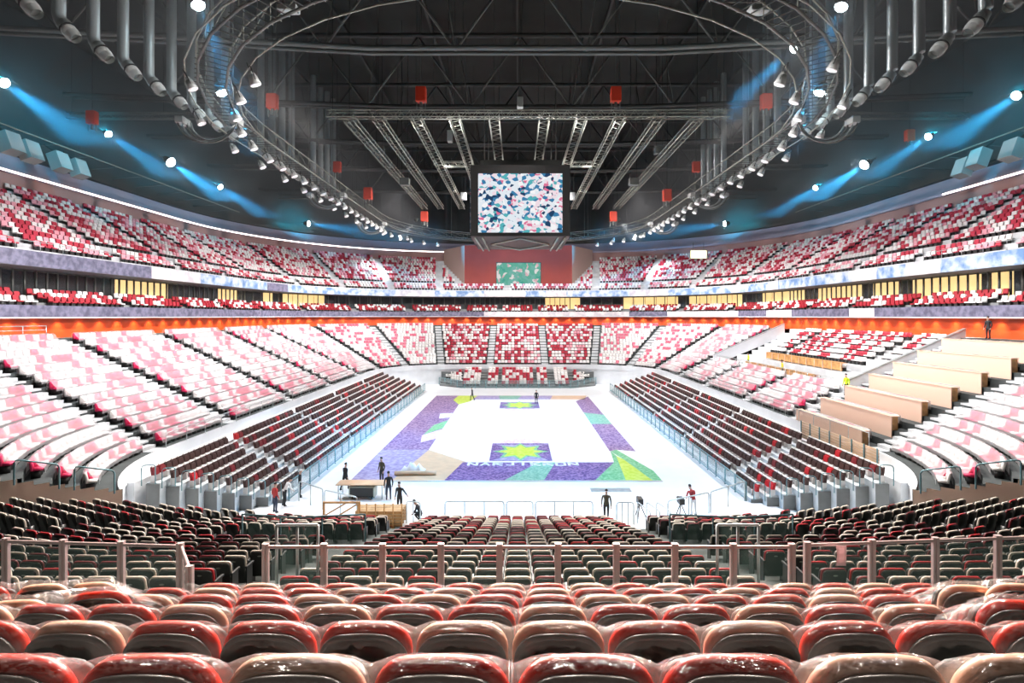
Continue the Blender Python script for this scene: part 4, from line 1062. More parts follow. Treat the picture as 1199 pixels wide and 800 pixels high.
for ix, (Y, zb, zs) in enumerate(((30.0, 34.4, 35.6), (42.7, 32.9, 34.8), (54.8, 33.0, 34.3), (67.0, 33.2, 34.2), (80.0, 33.4, 34.2), (94.0, 33.4, 34.0))):
    o = empty('roof_truss', (0, Y, zb)); hz = zs-zb
    line = lambda dy, dz: [(-47, dy, hz+dz), (-24, dy, hz*0.35+dz), (-12, dy, dz*1.0), (12, dy, dz*1.0), (24, dy, hz*0.35+dz), (47, dy, hz+dz)]
    for dy in (-0.45, 0.45):
        m = MB(); m.path(line(dy, 0), 0.22 if dy < 0 else 0.17, 8); m.build('bottom_chord', 'midsteel' if ix < 2 else 'darksteel', o)
    m = MB(); m.path([(-47, 0, 7.6), (47, 0, 7.6)], 0.25, 6); m.build('top_chord', 'darksteel', o)
    m = MB(); nodes = [-48+10.7*k+0.15 for k in range(10)]
    for k, x in enumerate(nodes):
        zl = hz*max(0, (abs(x)-12)/35)
        for dx in (-5.35, 5.35, 1.2 if k % 2 else -1.2):
            if abs(x+dx) < 47.5 and abs(x) < 47.5: m.tube((x, 0, zl), (x+dx, 0, 7.5), 0.10 if abs(dx) > 3 else 0.05, 6)
    m.build('web_bracing', 'midsteel' if ix < 3 else 'darksteel', o)
    tag(o, f'dark tubular steel roof truss spanning the hall, {nth(ix+1)} one going away from the camera', 'truss', 'roof trusses')
# long purlins
for i, X in enumerate((-36, -27, -18, -9, 0, 9, 18, 27, 36)):
    m = MB(); m.box(X-0.12, X+0.12, 5, 117, 41.1, 41.5); o = m.build('roof_purlin', 'darksteel'); tag(o, f'dark straight purlin under the roof deck, {nth(i+1)} from picture left', 'beam', 'roof purlins')
# side beams from ring to wall
for sx, sn in ((-1, 'left'), (1, 'right')):
    for i, (Y, Zb) in enumerate(((54.8, 31.9), (74.0, 32.0), (88.0, 31.0))):
        x0, x1 = (27.0, 47) if Y < 70 else (27.0, 40)
        lattice('side_truss', (sx*x0, Y, Zb), (sx*x1, Y, Zb), 0.4, 0.6, 1.6, f'thin steel truss between ring walk and wall, {sn} side, {nth(i+1)} going away', 'side trusses', 'midsteel', 0.06)

# ring catwalk
def ring(hx, ya, yb, r, n=10):
    pts = []
    for cx, cy, a0 in ((hx-r, yb-r, 0), (-hx+r, yb-r, 90), (-hx+r, ya+r, 180), (hx-r, ya+r, 270)):
        for i in range(n+1):
            a = math.radians(a0+90*i/n); pts.append((cx+r*math.cos(a), cy+r*math.sin(a)))
    out = []
    for a, b in zip(pts, pts[1:]+pts[:1]):
        L = math.dist(a, b); k = max(1, int(L/2.4))
        for i in range(k): out.append((a[0]+(b[0]-a[0])*i/k, a[1]+(b[1]-a[1])*i/k))
    return out
RZ = 26.6; RYA, RYB = 22.4, 106.6
o = empty('ring_catwalk', (0, 0, 0))
for nm, hx, zz, rad, mt in (('handrail', 21.8, RZ+1.1, 0.05, 'alu'), ('handrail', 23.6, RZ+1.1, 0.05, 'alu'), ('side_beam', 21.9, RZ, 0.09, 'midsteel'), ('side_beam', 23.5, RZ, 0.09, 'midsteel'), ('fixture_pipe', 21.2, RZ-0.5, 0.05, 'alu'), ('fixture_pipe', 24.2, RZ-0.2, 0.05, 'alu')):
    dd = hx-22.7; pts = [(x, y, zz) for x, y in ring(hx, RYA-dd, RYB+dd, 22.6+dd)]
    m = MB(); m.path(pts, rad, 5, 0, True); m.build(nm, mt, o)
CR = ring(22.7, RYA, RYB, 22.6); cells = []
m = MB(); mp = MB(); mh = MB(); tot = 0
for i, (a, b) in enumerate(zip(CR, CR[1:]+CR[:1])):
    L = math.dist(a, b); t = Vector((b[0]-a[0], b[1]-a[1], 0)).normalized(); nn = Vector((-t.y, t.x, 0))
    k = max(1, int(L/0.6))
    for j in range(k):
        p = Vector((a[0]+(b[0]-a[0])*j/k, a[1]+(b[1]-a[1])*j/k, RZ)); m.tube(p-nn*1.0, p+nn*1.0, 0.035, 4, caps=False)
    for sgn in (-1, 1):
        p = Vector((a[0], a[1], RZ))+nn*0.85*sgn; q = Vector((b[0], b[1], RZ))+nn*0.85*sgn
        mp.tube(p, p+Vector((0, 0, 1.1)), 0.03, 4, caps=False); mp.tube(p, q+Vector((0, 0, 1.1)), 0.022, 4, caps=False)
        if i % 3 == 0: mh = MB(); mh.tube(p+Vector((0, 0, 1.1)), p+Vector((0, 0, 41.9-RZ)), 0.03, 4, caps=False); mh.build('hanger', 'midsteel', o)
m.build('deck_grating', 'midsteel', o); mp.build('lattice_side', 'alu', o)
tag(o, 'large oval catwalk ring hung below the roof round the court', 'catwalk')

# flood lamps hung from the ring
def flood_parts(o):
    m = MB(); m.tube((0, 0, 0), (0, 0, 0.55), 0.32, 10, 0, 0.22); m.tube((0, 0, 0.55), (0, 0, 0.75), 0.22, 10, 0, 0.12); a = m.build('lamp_housing', 'ductlight', o)
    m = MB(); m.tube((0, 0, -0.03), (0, 0, -0.005), 0.30, 10); b = m.build('lamp_lens', 'lensw', o)
    m = MB(); m.path([(0.36, 0, 0.2), (0.36, 0, 0.95), (-0.36, 0, 0.95), (-0.36, 0, 0.2)], 0.03, 5); m.tube((0, 0, 0.95), (0, 0, 1.25), 0.04, 6); c = m.build('yoke', 'darksteel', o)
    return [a, b, c]
FL = None; fpos = []
RR = ring(21.2, RYA+1.5, RYB-1.5, 21.1); cntf = {'left': 0, 'right': 0}
def orient(o, d):
    o.rotation_mode = 'QUATERNION'; o.rotation_quaternion = Vector(d).to_track_quat('-Z', 'Y')
for i, (x, y) in enumerate(RR):
    if y < 30 or abs(x) < 13: continue
    for dz, dx in ((-1.55, 0.0),) + (((-1.0, 3.0),) if i % 2 else ()):
        xx = x + (dx if x > 0 else -dx)
        p = (xx, y, RZ-0.5+dz+(0.3 if dx else 0)); sn = 'left' if x < 0 else 'right'; cntf[sn] += 1
        if FL is None:
            o = empty('flood_lamp'); FL = (o, flood_parts(o))
        else:
            o = FL[0].copy(); COL.objects.link(o)
            for ch in FL[1]:
                q = ch.copy(); COL.objects.link(q); q.parent = o
        o.location = p; orient(o, (-xx*0.55, (54-y)*0.25, -26)); fpos.append((p, sn))
        tag(o, f"pale round flood lamp under the ring catwalk, {sn} side, {nth(cntf[sn])} along it", 'lamp', 'flood lamps of the ring')

# ducts with bent nozzles
DU = {}
for sx, sn in ((-1, 'left'), (1, 'right')):
    for i in range(17):
        Y = 26.7 + 2.42*i + (4.0 if i > 8 else 0) + (4.0 if i > 12 else 0)
        if sx < 0: Y += 0.6
        if sx not in DU:
            o = empty('air_duct'); m = MB(); m.path([(sx*1.0, 0, 14.9), (sx*1.0, 0, 1.35), (sx*0.93, 0, 1.1), (sx*0.7, 0, 0.8)], 0.34, 10); a = m.build('duct_pipe', 'duct', o)
            m = MB(); m.tube((sx*0.75, 0, 0.86), (sx*0.25, 0, 0.27), 0.39, 12); m.tube((sx*0.25, 0, 0.27), (0, 0, 0), 0.40, 12, 0, 0.30, caps=False); b = m.build('nozzle', 'ductlight', o)
            m = MB(); m.tube((sx*0.52, 0, 0.60), (sx*0.46, 0, 0.53), 0.43, 12); c = m.build('nozzle_ring', 'darksteel', o); DU[sx] = (o, [a, b, c])
        else:
            o = DU[sx][0].copy(); COL.objects.link(o)
            for ch in DU[sx][1]:
                q = ch.copy(); COL.objects.link(q); q.parent = o
        o.location = (sx*25.0, Y, 27.0)
        tag(o, f"hanging metal air duct with bent white nozzle, {sn} side, {nth(i+1)} going away", 'duct', 'hanging air ducts')
# cable loops under the ring
for sx, sn in ((-1, 'left'), (1, 'right')):
    for i, Y in enumerate((39.0, 63.0, 82.5)):
        c = (sx*22.9, Y, 24.8); o = empty('cable_loop', c)
        for j in range(4):
            rr0 = 1.75-0.16*j; m = MB(); m.path([(rr0*1.25*math.cos(PI*k/12 - PI), (j-1.5)*0.22, 1.0 + rr0*1.0*math.sin(PI*k/12 - PI)) for k in range(13)], 0.06, 6); m.build('cable', 'duct' if j % 2 else 'midsteel', o)
        for s in (-1, 1):
            m = MB(); m.box(s*2.0-0.28, s*2.0+0.28, -0.5, 0.5, 0.75, 1.2); m.build('clamp', 'ductlight', o)
        tag(o, f'bundle of cables sagging in a loop under the ring, {sn} side, {nth(i+1)} going away', 'cable', 'cable loops of the ring')
# red hoist boxes
HB = None
for i, (px, py, Y) in enumerate(((493, 110, 44.0), (721, 110, 44.0), (319, 118, 44.5), (897, 118, 44.5), (395, 195, 62.0), (815, 195, 62.0), (108, 137, 50.0), (1065, 158, 58.0), (497, 253, 84.0), (718, 253, 84.0), (431, 226, 70.0), (781, 228, 70.0))):
    x, y, z = at(px, py, Y); s = 1.0 if i < 8 else 1.25
    if HB is None:
        o = empty('hoist_motor'); m = MB(); m.slab(rr(0.86, -0.7, 0.55, 0.06, 0.06, 2), -0.3, 0.3, 0.04); a = m.build('motor_case', 'redbox', o)
        m = MB()
        for X in (-0.36, 0.36): m.box(X-0.04, X+0.04, -0.05, 0.05, -1.35, -0.7)
        m.box(-0.1, 0.1, -0.1, 0.1, -1.2, -0.7); b = m.build('chain_guide', 'midsteel', o)
        m = MB(); m.tube((0, 0, 0.55), (0, 0, 11.5), 0.03, 5); c = m.build('hanging_chain', 'darksteel', o); HB = (o, [a, b, c])
    else:
        o = HB[0].copy(); COL.objects.link(o)
        for ch in HB[1]:
            q = ch.copy(); COL.objects.link(q); q.parent = o
    o.location = (x, y, z); o.scale = (s, s, s)
    tag(o, ['red hoist motor above the rig front, left of the scoreboard', 'red hoist motor above the rig front, right of the scoreboard', 'red hoist motor beside the near ring, left side', 'red hoist motor beside the near ring, right side', 'red hoist motor half way along the ring, left side', 'red hoist motor half way along the ring, right side',
        'red hoist motor alone above the left upper seats', 'red hoist motor alone above the right upper seats', 'small red hoist motor next to the scoreboard foot, left', 'small red hoist motor next to the scoreboard foot, right', 'small red hoist motor far along the ring, left side', 'small red hoist motor far along the ring, right side'][i], 'hoist', 'red hoist motors')
# pale panels hung in the rig
for i, (px, py, Y, w, h) in enumerate(((444, 176, 56, 1.1, 0.8), (474, 213, 60, 1.1, 0.8), (772, 176, 56, 1.1, 0.8), (742, 213, 60, 1.1, 0.8), (527, 160, 52, 0.5, 1.1), (609, 121, 45, 0.5, 0.9), (543, 230, 66, 0.7, 0.9), (670, 230, 66, 0.7, 0.9), (888, 12, 33, 1.2, 0.35), (338, 11, 33, 1.2, 0.35))):
    x, y, z = at(px, py, Y); o = empty('rig_speaker', (x, y, z)); m = MB(); m.slab(rr(w, -h/2, h/2, 0.06, 0.06, 2), -0.35, 0.35, 0.04); m.build('speaker_case', 'ductlight' if i > 3 else 'midsteel', o)
    m = MB(); m.tube((-w*0.3, 0, h/2), (-w*0.3, 0, 41.5-z), 0.03, 4); m.tube((w*0.3, 0, h/2), (w*0.3, 0, 41.5-z), 0.03, 4); m.build('hanging_wire', 'darksteel', o)
    tag(o, f"{'pale' if i > 3 else 'grey'} box speaker hung in the roof, {nth(i+1)} counted from the rig's middle outwards", 'speaker', 'box speakers in the rig')
# wall boxes above the upper tier
for i, (px, py, Y, sx) in enumerate(((12, 168, 47, -1), (35, 178, 49, -1), (70, 190, 53, -1), (92, 198, 56, -1), (1146, 186, 52, 1), (1186, 176, 48, 1), (1128, 197, 55, 1))):
    x, y, z = at(px, py, Y); o = empty('wall_speaker', (x, y, z)); m = MB(); m.box(-0.55, 0.55, -0.7, 0.7, -0.9, 0.9, 0, Matrix.Rotation(sx*0.35, 4, 'Y')); m.build('speaker_case', 'ductlight', o)
    m = MB(); m.tube((0, 0, 0.7), (sx*1.6, 0, 1.8), 0.07, 6); m.tube((0, 0, -0.7), (sx*1.6, 0, -0.1), 0.07, 6); m.build('wall_bracket', 'darksteel', o)
    tag(o, f"pale box speaker on the {'left' if sx < 0 else 'right'} wall above the upper seats, {nth(i+1 if i < 4 else i-3)} of that side", 'speaker', 'wall speakers')
# handrail line on the wall edge
for sx, sn in ((-1, 'left'), (1, 'right')):
    o = empty('wall_rail'); m = MB(); m.path([(sx*45.6, y, 28.3) for y in (36, 50, 64, 78, 86)] , 0.07, 6); m.build('handrail', 'alu', o)
    m = MB()
    for y in range(36, 88, 4): m.tube((sx*45.6, y, 28.3), (sx*49.5, y, 28.0), 0.04, 4)
    m.build('bracket_frame', 'midsteel', o); tag(o, f'long thin pale rail high on the {sn} wall', 'railing', 'wall rails')

# ================================================================== LIGHT
def spot(name, loc, target, power, col, angle, blend=0.4, rad=0.3):
    L = bpy.data.lights.new(name, 'SPOT'); L.energy = power; L.color = col; L.spot_size = math.radians(angle); L.spot_blend = blend; L.shadow_soft_size = rad
    o = bpy.data.objects.new(name, L); COL.objects.link(o); o.location = loc; o.rotation_euler = (Vector(target)-Vector(loc)).to_track_quat('-Z', 'Y').to_euler(); return o
# beam lamps near the wall and ring, with their beams into the haze
BL = [(5, 97, 41, 0.7), (127, 157, 51, 0.5), (200, 190, 60.5, 1.3), (258, 219, 70.6, 0.7), (361, 262, 97, 1.2), (260, 108, 42, 1.0), (487, 258, 86, 0.4), (1190, 112, 42, 0.6), (1087, 160, 51, 0.5), (1012, 193, 60.5, 1.3), (955, 220, 70.6, 0.6), (849, 262, 97, 1.2), (960, 108, 42, 1.0), (930, 57, 36, 0.5), (725, 258, 86, 0.4), (232, 6, 36, 0.9), (985, 8, 36, 0.8)]
BP = None
for i, (px, py, Y, s) in enumerate(BL):
    p = Vector(at(px, py, Y)); tgt = Vector((4.0 if px < CX else -4.0, Y-6.0, 0.0)) if Y < 80 else Vector((30.0 if px < CX else -30.0, 107.0, 19.5))
    if i in (5, 12): tgt = Vector((p.x*0.55, 47, 2))
    if i == 13: tgt = Vector((2, 40, 14))
    if i > 14: tgt = Vector((p.x*0.45, 33.0, 6.0))
    if i in (6, 14): tgt = Vector((-29.0 if px < CX else 29.0, 104.5, 19.5))
    d = (tgt-p).normalized(); sn = 'left' if p.x < 0 else 'right'
    if BP is None:
        o = empty('beam_lamp'); m = MB(); m.tube((0, 0, 0), (0, 0, 0.7), 0.46, 12, 0, 0.26); a = m.build('lamp_housing', 'darksteel', o)
        m = MB(); m.tube((0, 0, -0.20), (0, 0, -0.01), 0.30, 12, 0, 0.44); b = m.build('lamp_lens', 'lens', o)
        m = MB(); m.path([(0.5, 0, 0.3), (0.5, 0, 1.0), (-0.5, 0, 1.0), (-0.5, 0, 0.3)], 0.04, 5); c = m.build('yoke', 'darksteel', o); BP = (o, [a, b, c])
    else:
        o = BP[0].copy(); COL.objects.link(o)
        for ch in BP[1]:
            q = ch.copy(); COL.objects.link(q); q.parent = o
    o.location = p; orient(o, d); sc_ = 0.45+0.6*s; o.scale = (sc_, sc_, sc_)
    side_i = len([1 for q in BL[:i+1] if (q[0] < CX) == (px < CX)])
    tag(o, f"bright blue-white beam lamp below the roof, {sn} side, {['', 'high beside the seats', 'small one', 'brightest of that side', 'dim one', 'far corner one', 'inside the near ring', 'beside the scoreboard', 'nearest overhead', 'fully overhead'][min(9, side_i)]}", 'lamp', 'blue-white beam lamps')
    spot('beam_light', p + d*0.3, tgt, BEAM*s*(0.35 if i > 14 else (0.25 if i in (5, 12) else 1.0)), (0.025, 0.40, 0.85) if (Y < 80 or Y > 90) else (0.9, 0.95, 1.0), 22 if Y < 80 else 22, 1.0, 0.25)
    if Y > 40 and abs(p.x) > 30: spot('added_wall_wash', p + Vector((0, 0, 0.5)), (p.x*1.22, p.y+5, 28.5), WASH, (0.02, 0.50, 0.75), 120, 0.9, 0.2)  # extra teal spot added to tint the wall, without a fixture of its own
# court and stand spots sit at ring lamps, tier spots under the rig
for sx in (-1, 1):
    for y in (34, 46, 58, 70, 82):
        spot('court_light', (sx*20.6, y, 24.2), (-sx*3.0, 54+(y-54)*0.75, 0), FLOOD, (1.0, 0.96, 0.93), 95, 0.6, 0.5)
        spot('stand_light', (sx*20.0, y, 24.2), (sx*30.0, 54+(y-54)*1.15, 7), STAND, (1.0, 0.95, 0.95), 110, 0.8, 0.5)
        spot('tier_light', (-sx*12.0, y, 27.3), (sx*42.0, 54+(y-54)*1.25, 16), TIER, (1.0, 0.93, 0.93), 52, 0.8, 0.5)
for x in (-12, -4, 4, 12):
    spot('end_light', (x, 82.5, 27.6), (x*1.3, 97, 6), ENDL, (1.0, 0.95, 0.93), 95, 0.8, 0.5)
    spot('end_tier_light', (x, 60.0, 27.3), (x*2.2, 108, 15), ENDT, (1.0, 0.93, 0.92), 44, 0.8, 0.5)
    spot('near_light', (x, 44.4, 27.6), (x*1.2, 14, 4), NEARL, (1.0, 0.93, 0.86), 75, 0.8, 0.4)
for sx in (-1, 1):
    spot('wing_fill_light', (sx*10, 44.0, 27.4), (sx*21, 19, 4), NEARL*0.9, (1.0, 0.93, 0.86), 50, 0.8, 0.4)  # spots added to brighten the wing seats; no fixture hangs here
for x in (-14, 0, 14):
    spot('camera_row_light', (x*0.8, 23.0, 26.0), (x*0.25, 3.5, 8.5), NEAR2, (1.0, 0.86, 0.76), 60, 0.8, 0.3)
# warm downlights washing the orange wall
S = side(-1, 34, 76, 2.1)
dl = None; dn = 0
for sx in (-1, 1):
    cnt_ = 0
    for s in side(sx, 34, 76, 2.1) + farc(sx, 5, 85, 5):
        x, y, z = P(s, 15.25, 11.14); dn += 1; cnt_ += 1
        if dl is None:
            m = MB(); m.tube((0, 0, 0), (0, 0, 0.06), 0.16, 10, 0, 0.18); o = m.build('downlight', ['lenswarm']); dl = o
        else: o = dl.copy(); COL.objects.link(o)
        o.location = (x, y, z); tag(o, f"round warm downlight above the orange wall, {'left' if sx < 0 else 'right'} side, {nth(cnt_)} going away", 'light', 'warm downlights')
        spot('downlight_beam', (x, y, z-0.02), (x-0.0+s[2]*0.25, y+s[3]*0.25, 9.0), DOWN, (1.0, 0.72, 0.45), 105, 0.9, 0.08)
for x in np.linspace(-10, 10, 9):
    s = (x, Y1, 0.0, 1.0); X, Y, Z = P(s, 15.25, 11.14); o = dl.copy(); COL.objects.link(o); o.location = (X, Y, Z)
    tag(o, f'round warm downlight above the orange wall, far end, {nth(int(round((x+10)/2.5))+1)} from picture left', 'light', 'warm downlights'); spot('downlight_beam', (X, Y, Z-0.02), (X, Y+0.25, 9.0), DOWN, (1.0, 0.72, 0.45), 105, 0.9, 0.08)
# haze below the roof
hm = bpy.data.materials.new('haze'); hm.use_nodes = True; hm.node_tree.nodes.clear()
ho = hm.node_tree.nodes.new('ShaderNodeOutputMaterial'); vs_ = hm.node_tree.nodes.new('ShaderNodeVolumeScatter'); vs_.inputs['Density'].default_value = HAZE; vs_.inputs['Anisotropy'].default_value = 0.3; vs_.inputs['Color'].default_value = (0.95, 0.97, 1.0, 1)
hm.node_tree.links.new(vs_.outputs[0], ho.inputs['Volume'])
if HAZE > 0:
    for sx, sn in ((-1, 'left'), (1, 'right')):
        m = MB(); m.box(min(sx*15, sx*51), max(sx*15, sx*51), 14, 116, 24.4, 41.8); o = m.build('haze', hm); tag(o, f'thin stage haze under the {sn} part of the roof', 'haze', None, 'stuff')
# ================================================================== PEOPLE
def person(loc, rz, pose, top, bottom, label, hair='hair', height=1.74, held=None):
    k = height/1.74; J = {}
    lean = {'stand': 0.02, 'walk': 0.05, 'bend': 0.55, 'crouch': 0.5, 'point': 0.05}[pose]
    hip = 0.93 if pose != 'crouch' else 0.48
    def L(x, y, z): return Vector((x, y, z))*k
    c, s = math.cos(lean), math.sin(lean)
    def up(x, y, h): return L(x, y*c + h*s, hip + h*c - y*s)      # torso point: h above the hip
    pts, edges, rad, part = [], [], [], []
    def V(p, r): pts.append(p); rad.append(r*k); return len(pts)-1
    def E(a, b, m): edges.append((a, b)); part.append(m)
    pel = V(up(0, 0, 0), (0.15, 0.11)[0]*0.9); wst = V(up(0, 0, 0.17), 0.125); chs = V(up(0, 0.01, 0.36), 0.145); nk0 = V(up(0, 0, 0.50), 0.085); nk = V(up(0, 0.01, 0.56), 0.055)
    hd = V(up(0, 0.03, 0.66), 0.088); hd2 = V(up(0, 0.035, 0.75), 0.092)
    E(pel, wst, 1); E(wst, chs, 1); E(chs, nk0, 1); E(nk0, nk, 0); E(nk, hd, 0); E(hd, hd2, 0)
    nose = V(up(0, 0.135, 0.68), 0.014); E(hd, nose, 0)
    hands = []
    for sx in (-1, 1):
        sh = V(up(sx*0.185, 0, 0.46), 0.062); E(chs, sh, 1)
        if pose == 'point' and sx < 0: el, wr = up(sx*0.42, 0.10, 0.30), up(sx*0.62, 0.22, 0.22)
        elif pose == 'bend' or pose == 'crouch': el, wr = up(sx*0.25, 0.18, 0.26), up(sx*0.17, 0.40, 0.20)
        elif pose == 'walk': el, wr = up(sx*0.24, -0.06*sx, 0.20), up(sx*0.25, 0.10-0.10*sx, -0.03)
        else: el, wr = up(sx*0.25, -0.03, 0.19), up(sx*0.25, 0.08, -0.05)
        e_ = V(el, 0.046); w_ = V(wr, 0.032); E(sh, e_, 1); E(e_, w_, 1)
        d = (wr-el).normalized(); hands.append((wr, d, sx))
        pm = V(wr + d*0.06*k, 0.034); E(w_, pm, 0)
        hp = V(L(sx*0.095, 0, hip-0.06), 0.098); E(pel, hp, 2)
        if pose == 'walk': kn, an = L(sx*0.10, 0.14*sx+0.05, 0.50), L(sx*0.10, 0.24*sx-0.06, 0.10)
        elif pose == 'crouch': kn, an = L(sx*0.16, 0.34, 0.46), L(sx*0.13, 0.02, 0.09)
        elif pose == 'bend': kn, an = L(sx*0.12, 0.02, 0.48), L(sx*0.13, -0.05, 0.09)
        else: kn, an = L(sx*0.11, 0.02, 0.49), L(sx*0.12, 0.0, 0.09)
        kk_ = V(kn, 0.062); aa = V(an, 0.044); toe = V(an + L(0, 0.15, -0.05), 0.036); heel = V(an + L(0, -0.04, -0.05), 0.034)
        E(hp, kk_, 2); E(kk_, aa, 2); E(aa, toe, 3); E(aa, heel, 3)
    me = bpy.data.meshes.new('person_skin'); me.from_pydata([tuple(p) for p in pts], edges, [])
    o = bpy.data.objects.new('tmp', me); COL.objects.link(o)
    sk = o.modifiers.new('s', 'SKIN'); ss = o.modifiers.new('ss', 'SUBSURF'); ss.levels = 1; ss.render_levels = 1
    for i, v in enumerate(me.skin_vertices[0].data): v.radius = (rad[i], rad[i]*(0.78 if i in (pel, wst, chs) else 1.0)); v.use_root = (i == pel)
    bpy.context.view_layer.update()
    ev = o.evaluated_get(bpy.context.evaluated_depsgraph_get()); nm = bpy.data.meshes.new_from_object(ev)
    bpy.data.objects.remove(o)
    vs = [tuple(v.co) for v in nm.vertices]; fs = [tuple(p.vertices) for p in nm.polygons]
    def near(cn):
        best, bm = 9, 0
        for (a, b), m_ in zip(edges, part):
            A, B = pts[a], pts[b]; t = max(0, min(1, (cn-A).dot(B-A)/max(1e-9, (B-A).length_squared))); dd = (cn-A.lerp(B, t)).length - 0.5*(rad[a]+(rad[b]-rad[a])*t)
            if dd < best: best, bm = dd, m_
        return bm
    B_ = MB(); B_.v = vs; B_.f = fs; B_.m = [near(p.center) for p in nm.polygons]; B_.sm = [True]*len(fs)
    for wr, d, sx in hands:                                          # five fingers per hand
        side_ = d.cross(Vector((0, 1, 0.3))).normalized(); pal = wr + d*0.085*k
        for j, ln in enumerate((0.070, 0.082, 0.076, 0.060)):
            b0 = pal + side_*(j-1.5)*0.019*k; mid = b0 + d*ln*0.55*k; tip = mid + (d*0.7+Vector((0, 0.5, -0.3))).normalized()*ln*0.5*k
            B_.path([b0 - d*0.03*k, mid, tip], 0.0085*k, 5)
        tb = wr + d*0.04*k - side_*sx*0.03*k; B_.path([tb, tb + (d - side_*sx*0.8).normalized()*0.04*k, tb + (d*1.3 - side_*sx*0.6).normalized()*0.075*k], 0.0095*k, 5)
    r = B_.build('person', ['skin', top, bottom, 'cloth_black'], None, loc, rz)
    h = MB(); hc = pts[hd2]; n1, n2 = 10, 5; rows = []
    for i in range(n2+1):
        a = PI*0.62*i/n2; rows.append([(hc.x + 0.085*k*math.sin(a)*math.cos(2*PI*j/n1), hc.y - 0.018*k + 0.090*k*math.sin(a)*math.sin(2*PI*j/n1), hc.z + 0.012 + 0.092*k*math.cos(a) - (0.0 if math.sin(2*PI*j/n1) < 0.5 else -0.03*math.sin(a))) for j in range(n1+1)])
    h.grid(rows, 0, True); hb = h.build('hair' if hair == 'hair' else 'cap', hair, r)
    for sx in (-1, 1):
        pass
    tag(r, label, 'person'); return r
def ground(px, py, z=0.0):
    Y = (EYE-z)*F/(py-CY); return ((px-CX)/F*Y, Y, z)
person(ground(404, 574), -0.6, 'walk', 'cloth_black', 'cloth_black', 'person in black walking beside the white equipment table on the court floor')
person(ground(455, 586), 0.4, 'stand', 'cloth_black', 'cloth_navy', 'person in black and dark navy standing right of the white equipment table')
person(ground(447, 566), 2.6, 'stand', 'cloth_olive', 'cloth_black', 'person in a dark olive jacket standing beyond the white equipment table')
person(ground(468, 600), 2.8, 'point', 'cloth_black', 'cloth_black', 'person in black with one arm held out, nearest the stacked pallets')
person(ground(493, 611), 1.6, 'crouch', 'cloth_black', 'cloth_black', 'person in black crouching at the end of the hoop barrier')
person(ground(710, 610), 3.0, 'walk', 'cloth_olive', 'cloth_black', 'person in a long dark olive coat standing alone before the centre seats', 'hair', 1.74)
person(ground(812, 604), 0.2, 'bend', 'cloth_red', 'cloth_white', 'person in a red jacket and pale trousers bending beside the hoop barriers')
person(ground(351, 583), -1.2, 'stand', 'cloth_black', 'cloth_black', 'person in black with white cap by the end of the left bleacher', 'cloth_white')
person(ground(333, 593), -0.8, 'bend', 'cloth_white', 'cloth_black', 'person in white leaning over at the end of the left bleacher')
person(ground(322, 601, 0.0), -0.6, 'stand', 'cloth_red', 'cloth_navy', 'person in red behind the hoop barriers below the left bleacher')
person(ground(553, 469, 0.066), 2.0, 'walk', 'cloth_black', 'cloth_navy', 'person in dark clothes far away on the court edge, over the lime corner')
person(ground(628, 473, 0.066), 3.1, 'stand', 'cloth_black', 'cloth_black', 'person in dark clothes far away, standing beside the farther star key')
person((HX+R0+5.0-0.35, 41.7, rz_(4)), 1.9, 'stand', 'hivis', 'cloth_black', 'person in a bright yellow-green vest on the steps above the sheeted seats')
person((HX+R0+5.75, 54.0, 5.0), 1.4, 'stand', 'yellowv', 'cloth_black', 'person in a yellow vest in front of the wooden press desk')
person((HX+R0+6.9, 64.5, 5.0), 1.4, 'stand', 'hivis', 'cloth_black', 'person in a green vest at the far end of the wooden press desks')
person((HX+R0+14.05, 39.6, rz_(NR)), 1.7, 'stand', 'cloth_black', 'cloth_black', 'person in black at the top of the right stand before the orange wall', 'hair', 1.7)

# ================================================================== THINGS ON THE COURT FLOOR
x, y, z = ground(424, 582)
o = empty('equipment_table', (x, y, 0)); m = MB(); m.slab([(-1.5, 0.86), (1.5, 0.86), (1.5, 0.92), (-1.5, 0.92)], -0.5, 0.5, 0.01); m.build('table_top', 'cwood', o)
for sx in (-1, 1):
    for sy in (-1, 1):
        m = MB(); m.tube((sx*1.35, sy*0.4, 0), (sx*1.35, sy*0.4, 0.86), 0.035, 8); m.build('leg', 'steel', o)
tag(o, 'pale long table on the court floor beside the workers', 'table')
o = empty('flight_case', (x+0.1, y-0.25, 0)); m = MB(); m.slab([(-0.75, 0.12), (0.75, 0.12), (0.75, 0.74), (-0.75, 0.74)], -0.2, 0.45, 0.03); m.build('case_body', 'black', o)
m = MB()
for sx in (-0.78, 0.72): m.box(sx, sx+0.06, -0.23, 0.48, 0.1, 0.76)
m.box(-0.78, 0.78, -0.23, 0.48, 0.73, 0.77); m.build('edge_trim', 'alu', o)
for sx in (-0.6, 0.6):
    for sy in (-0.1, 0.35):
        m = MB(); m.tube((sx-0.03, sy, 0.06), (sx+0.03, sy, 0.06), 0.06, 10); m.build('caster', 'black', o)
tag(o, 'black flight case with metal edges standing under the pale table', 'case')
x, y, z = ground(446, 613, 0.0)
for i in range(5):
    o = empty('pallet', (x, y, 0.02 + 0.17*i)); m = MB()
    for j in range(6): m.box(-1.25, 1.25, -0.5+0.18*j, -0.38+0.18*j, 0.12, 0.15)
    m.build('deck_plank', 'cardboard', o); m = MB()
    for j in (-0.45, 0, 0.45): m.box(-1.25, 1.25, j-0.05, j+0.05, 0.0, 0.12)
    m.build('bearer_plank', 'wood', o)
    tag(o, f'brown wooden pallet in the stack below the workers, {nth(i+1)} from the ground', 'pallet', 'stacked wooden pallets')
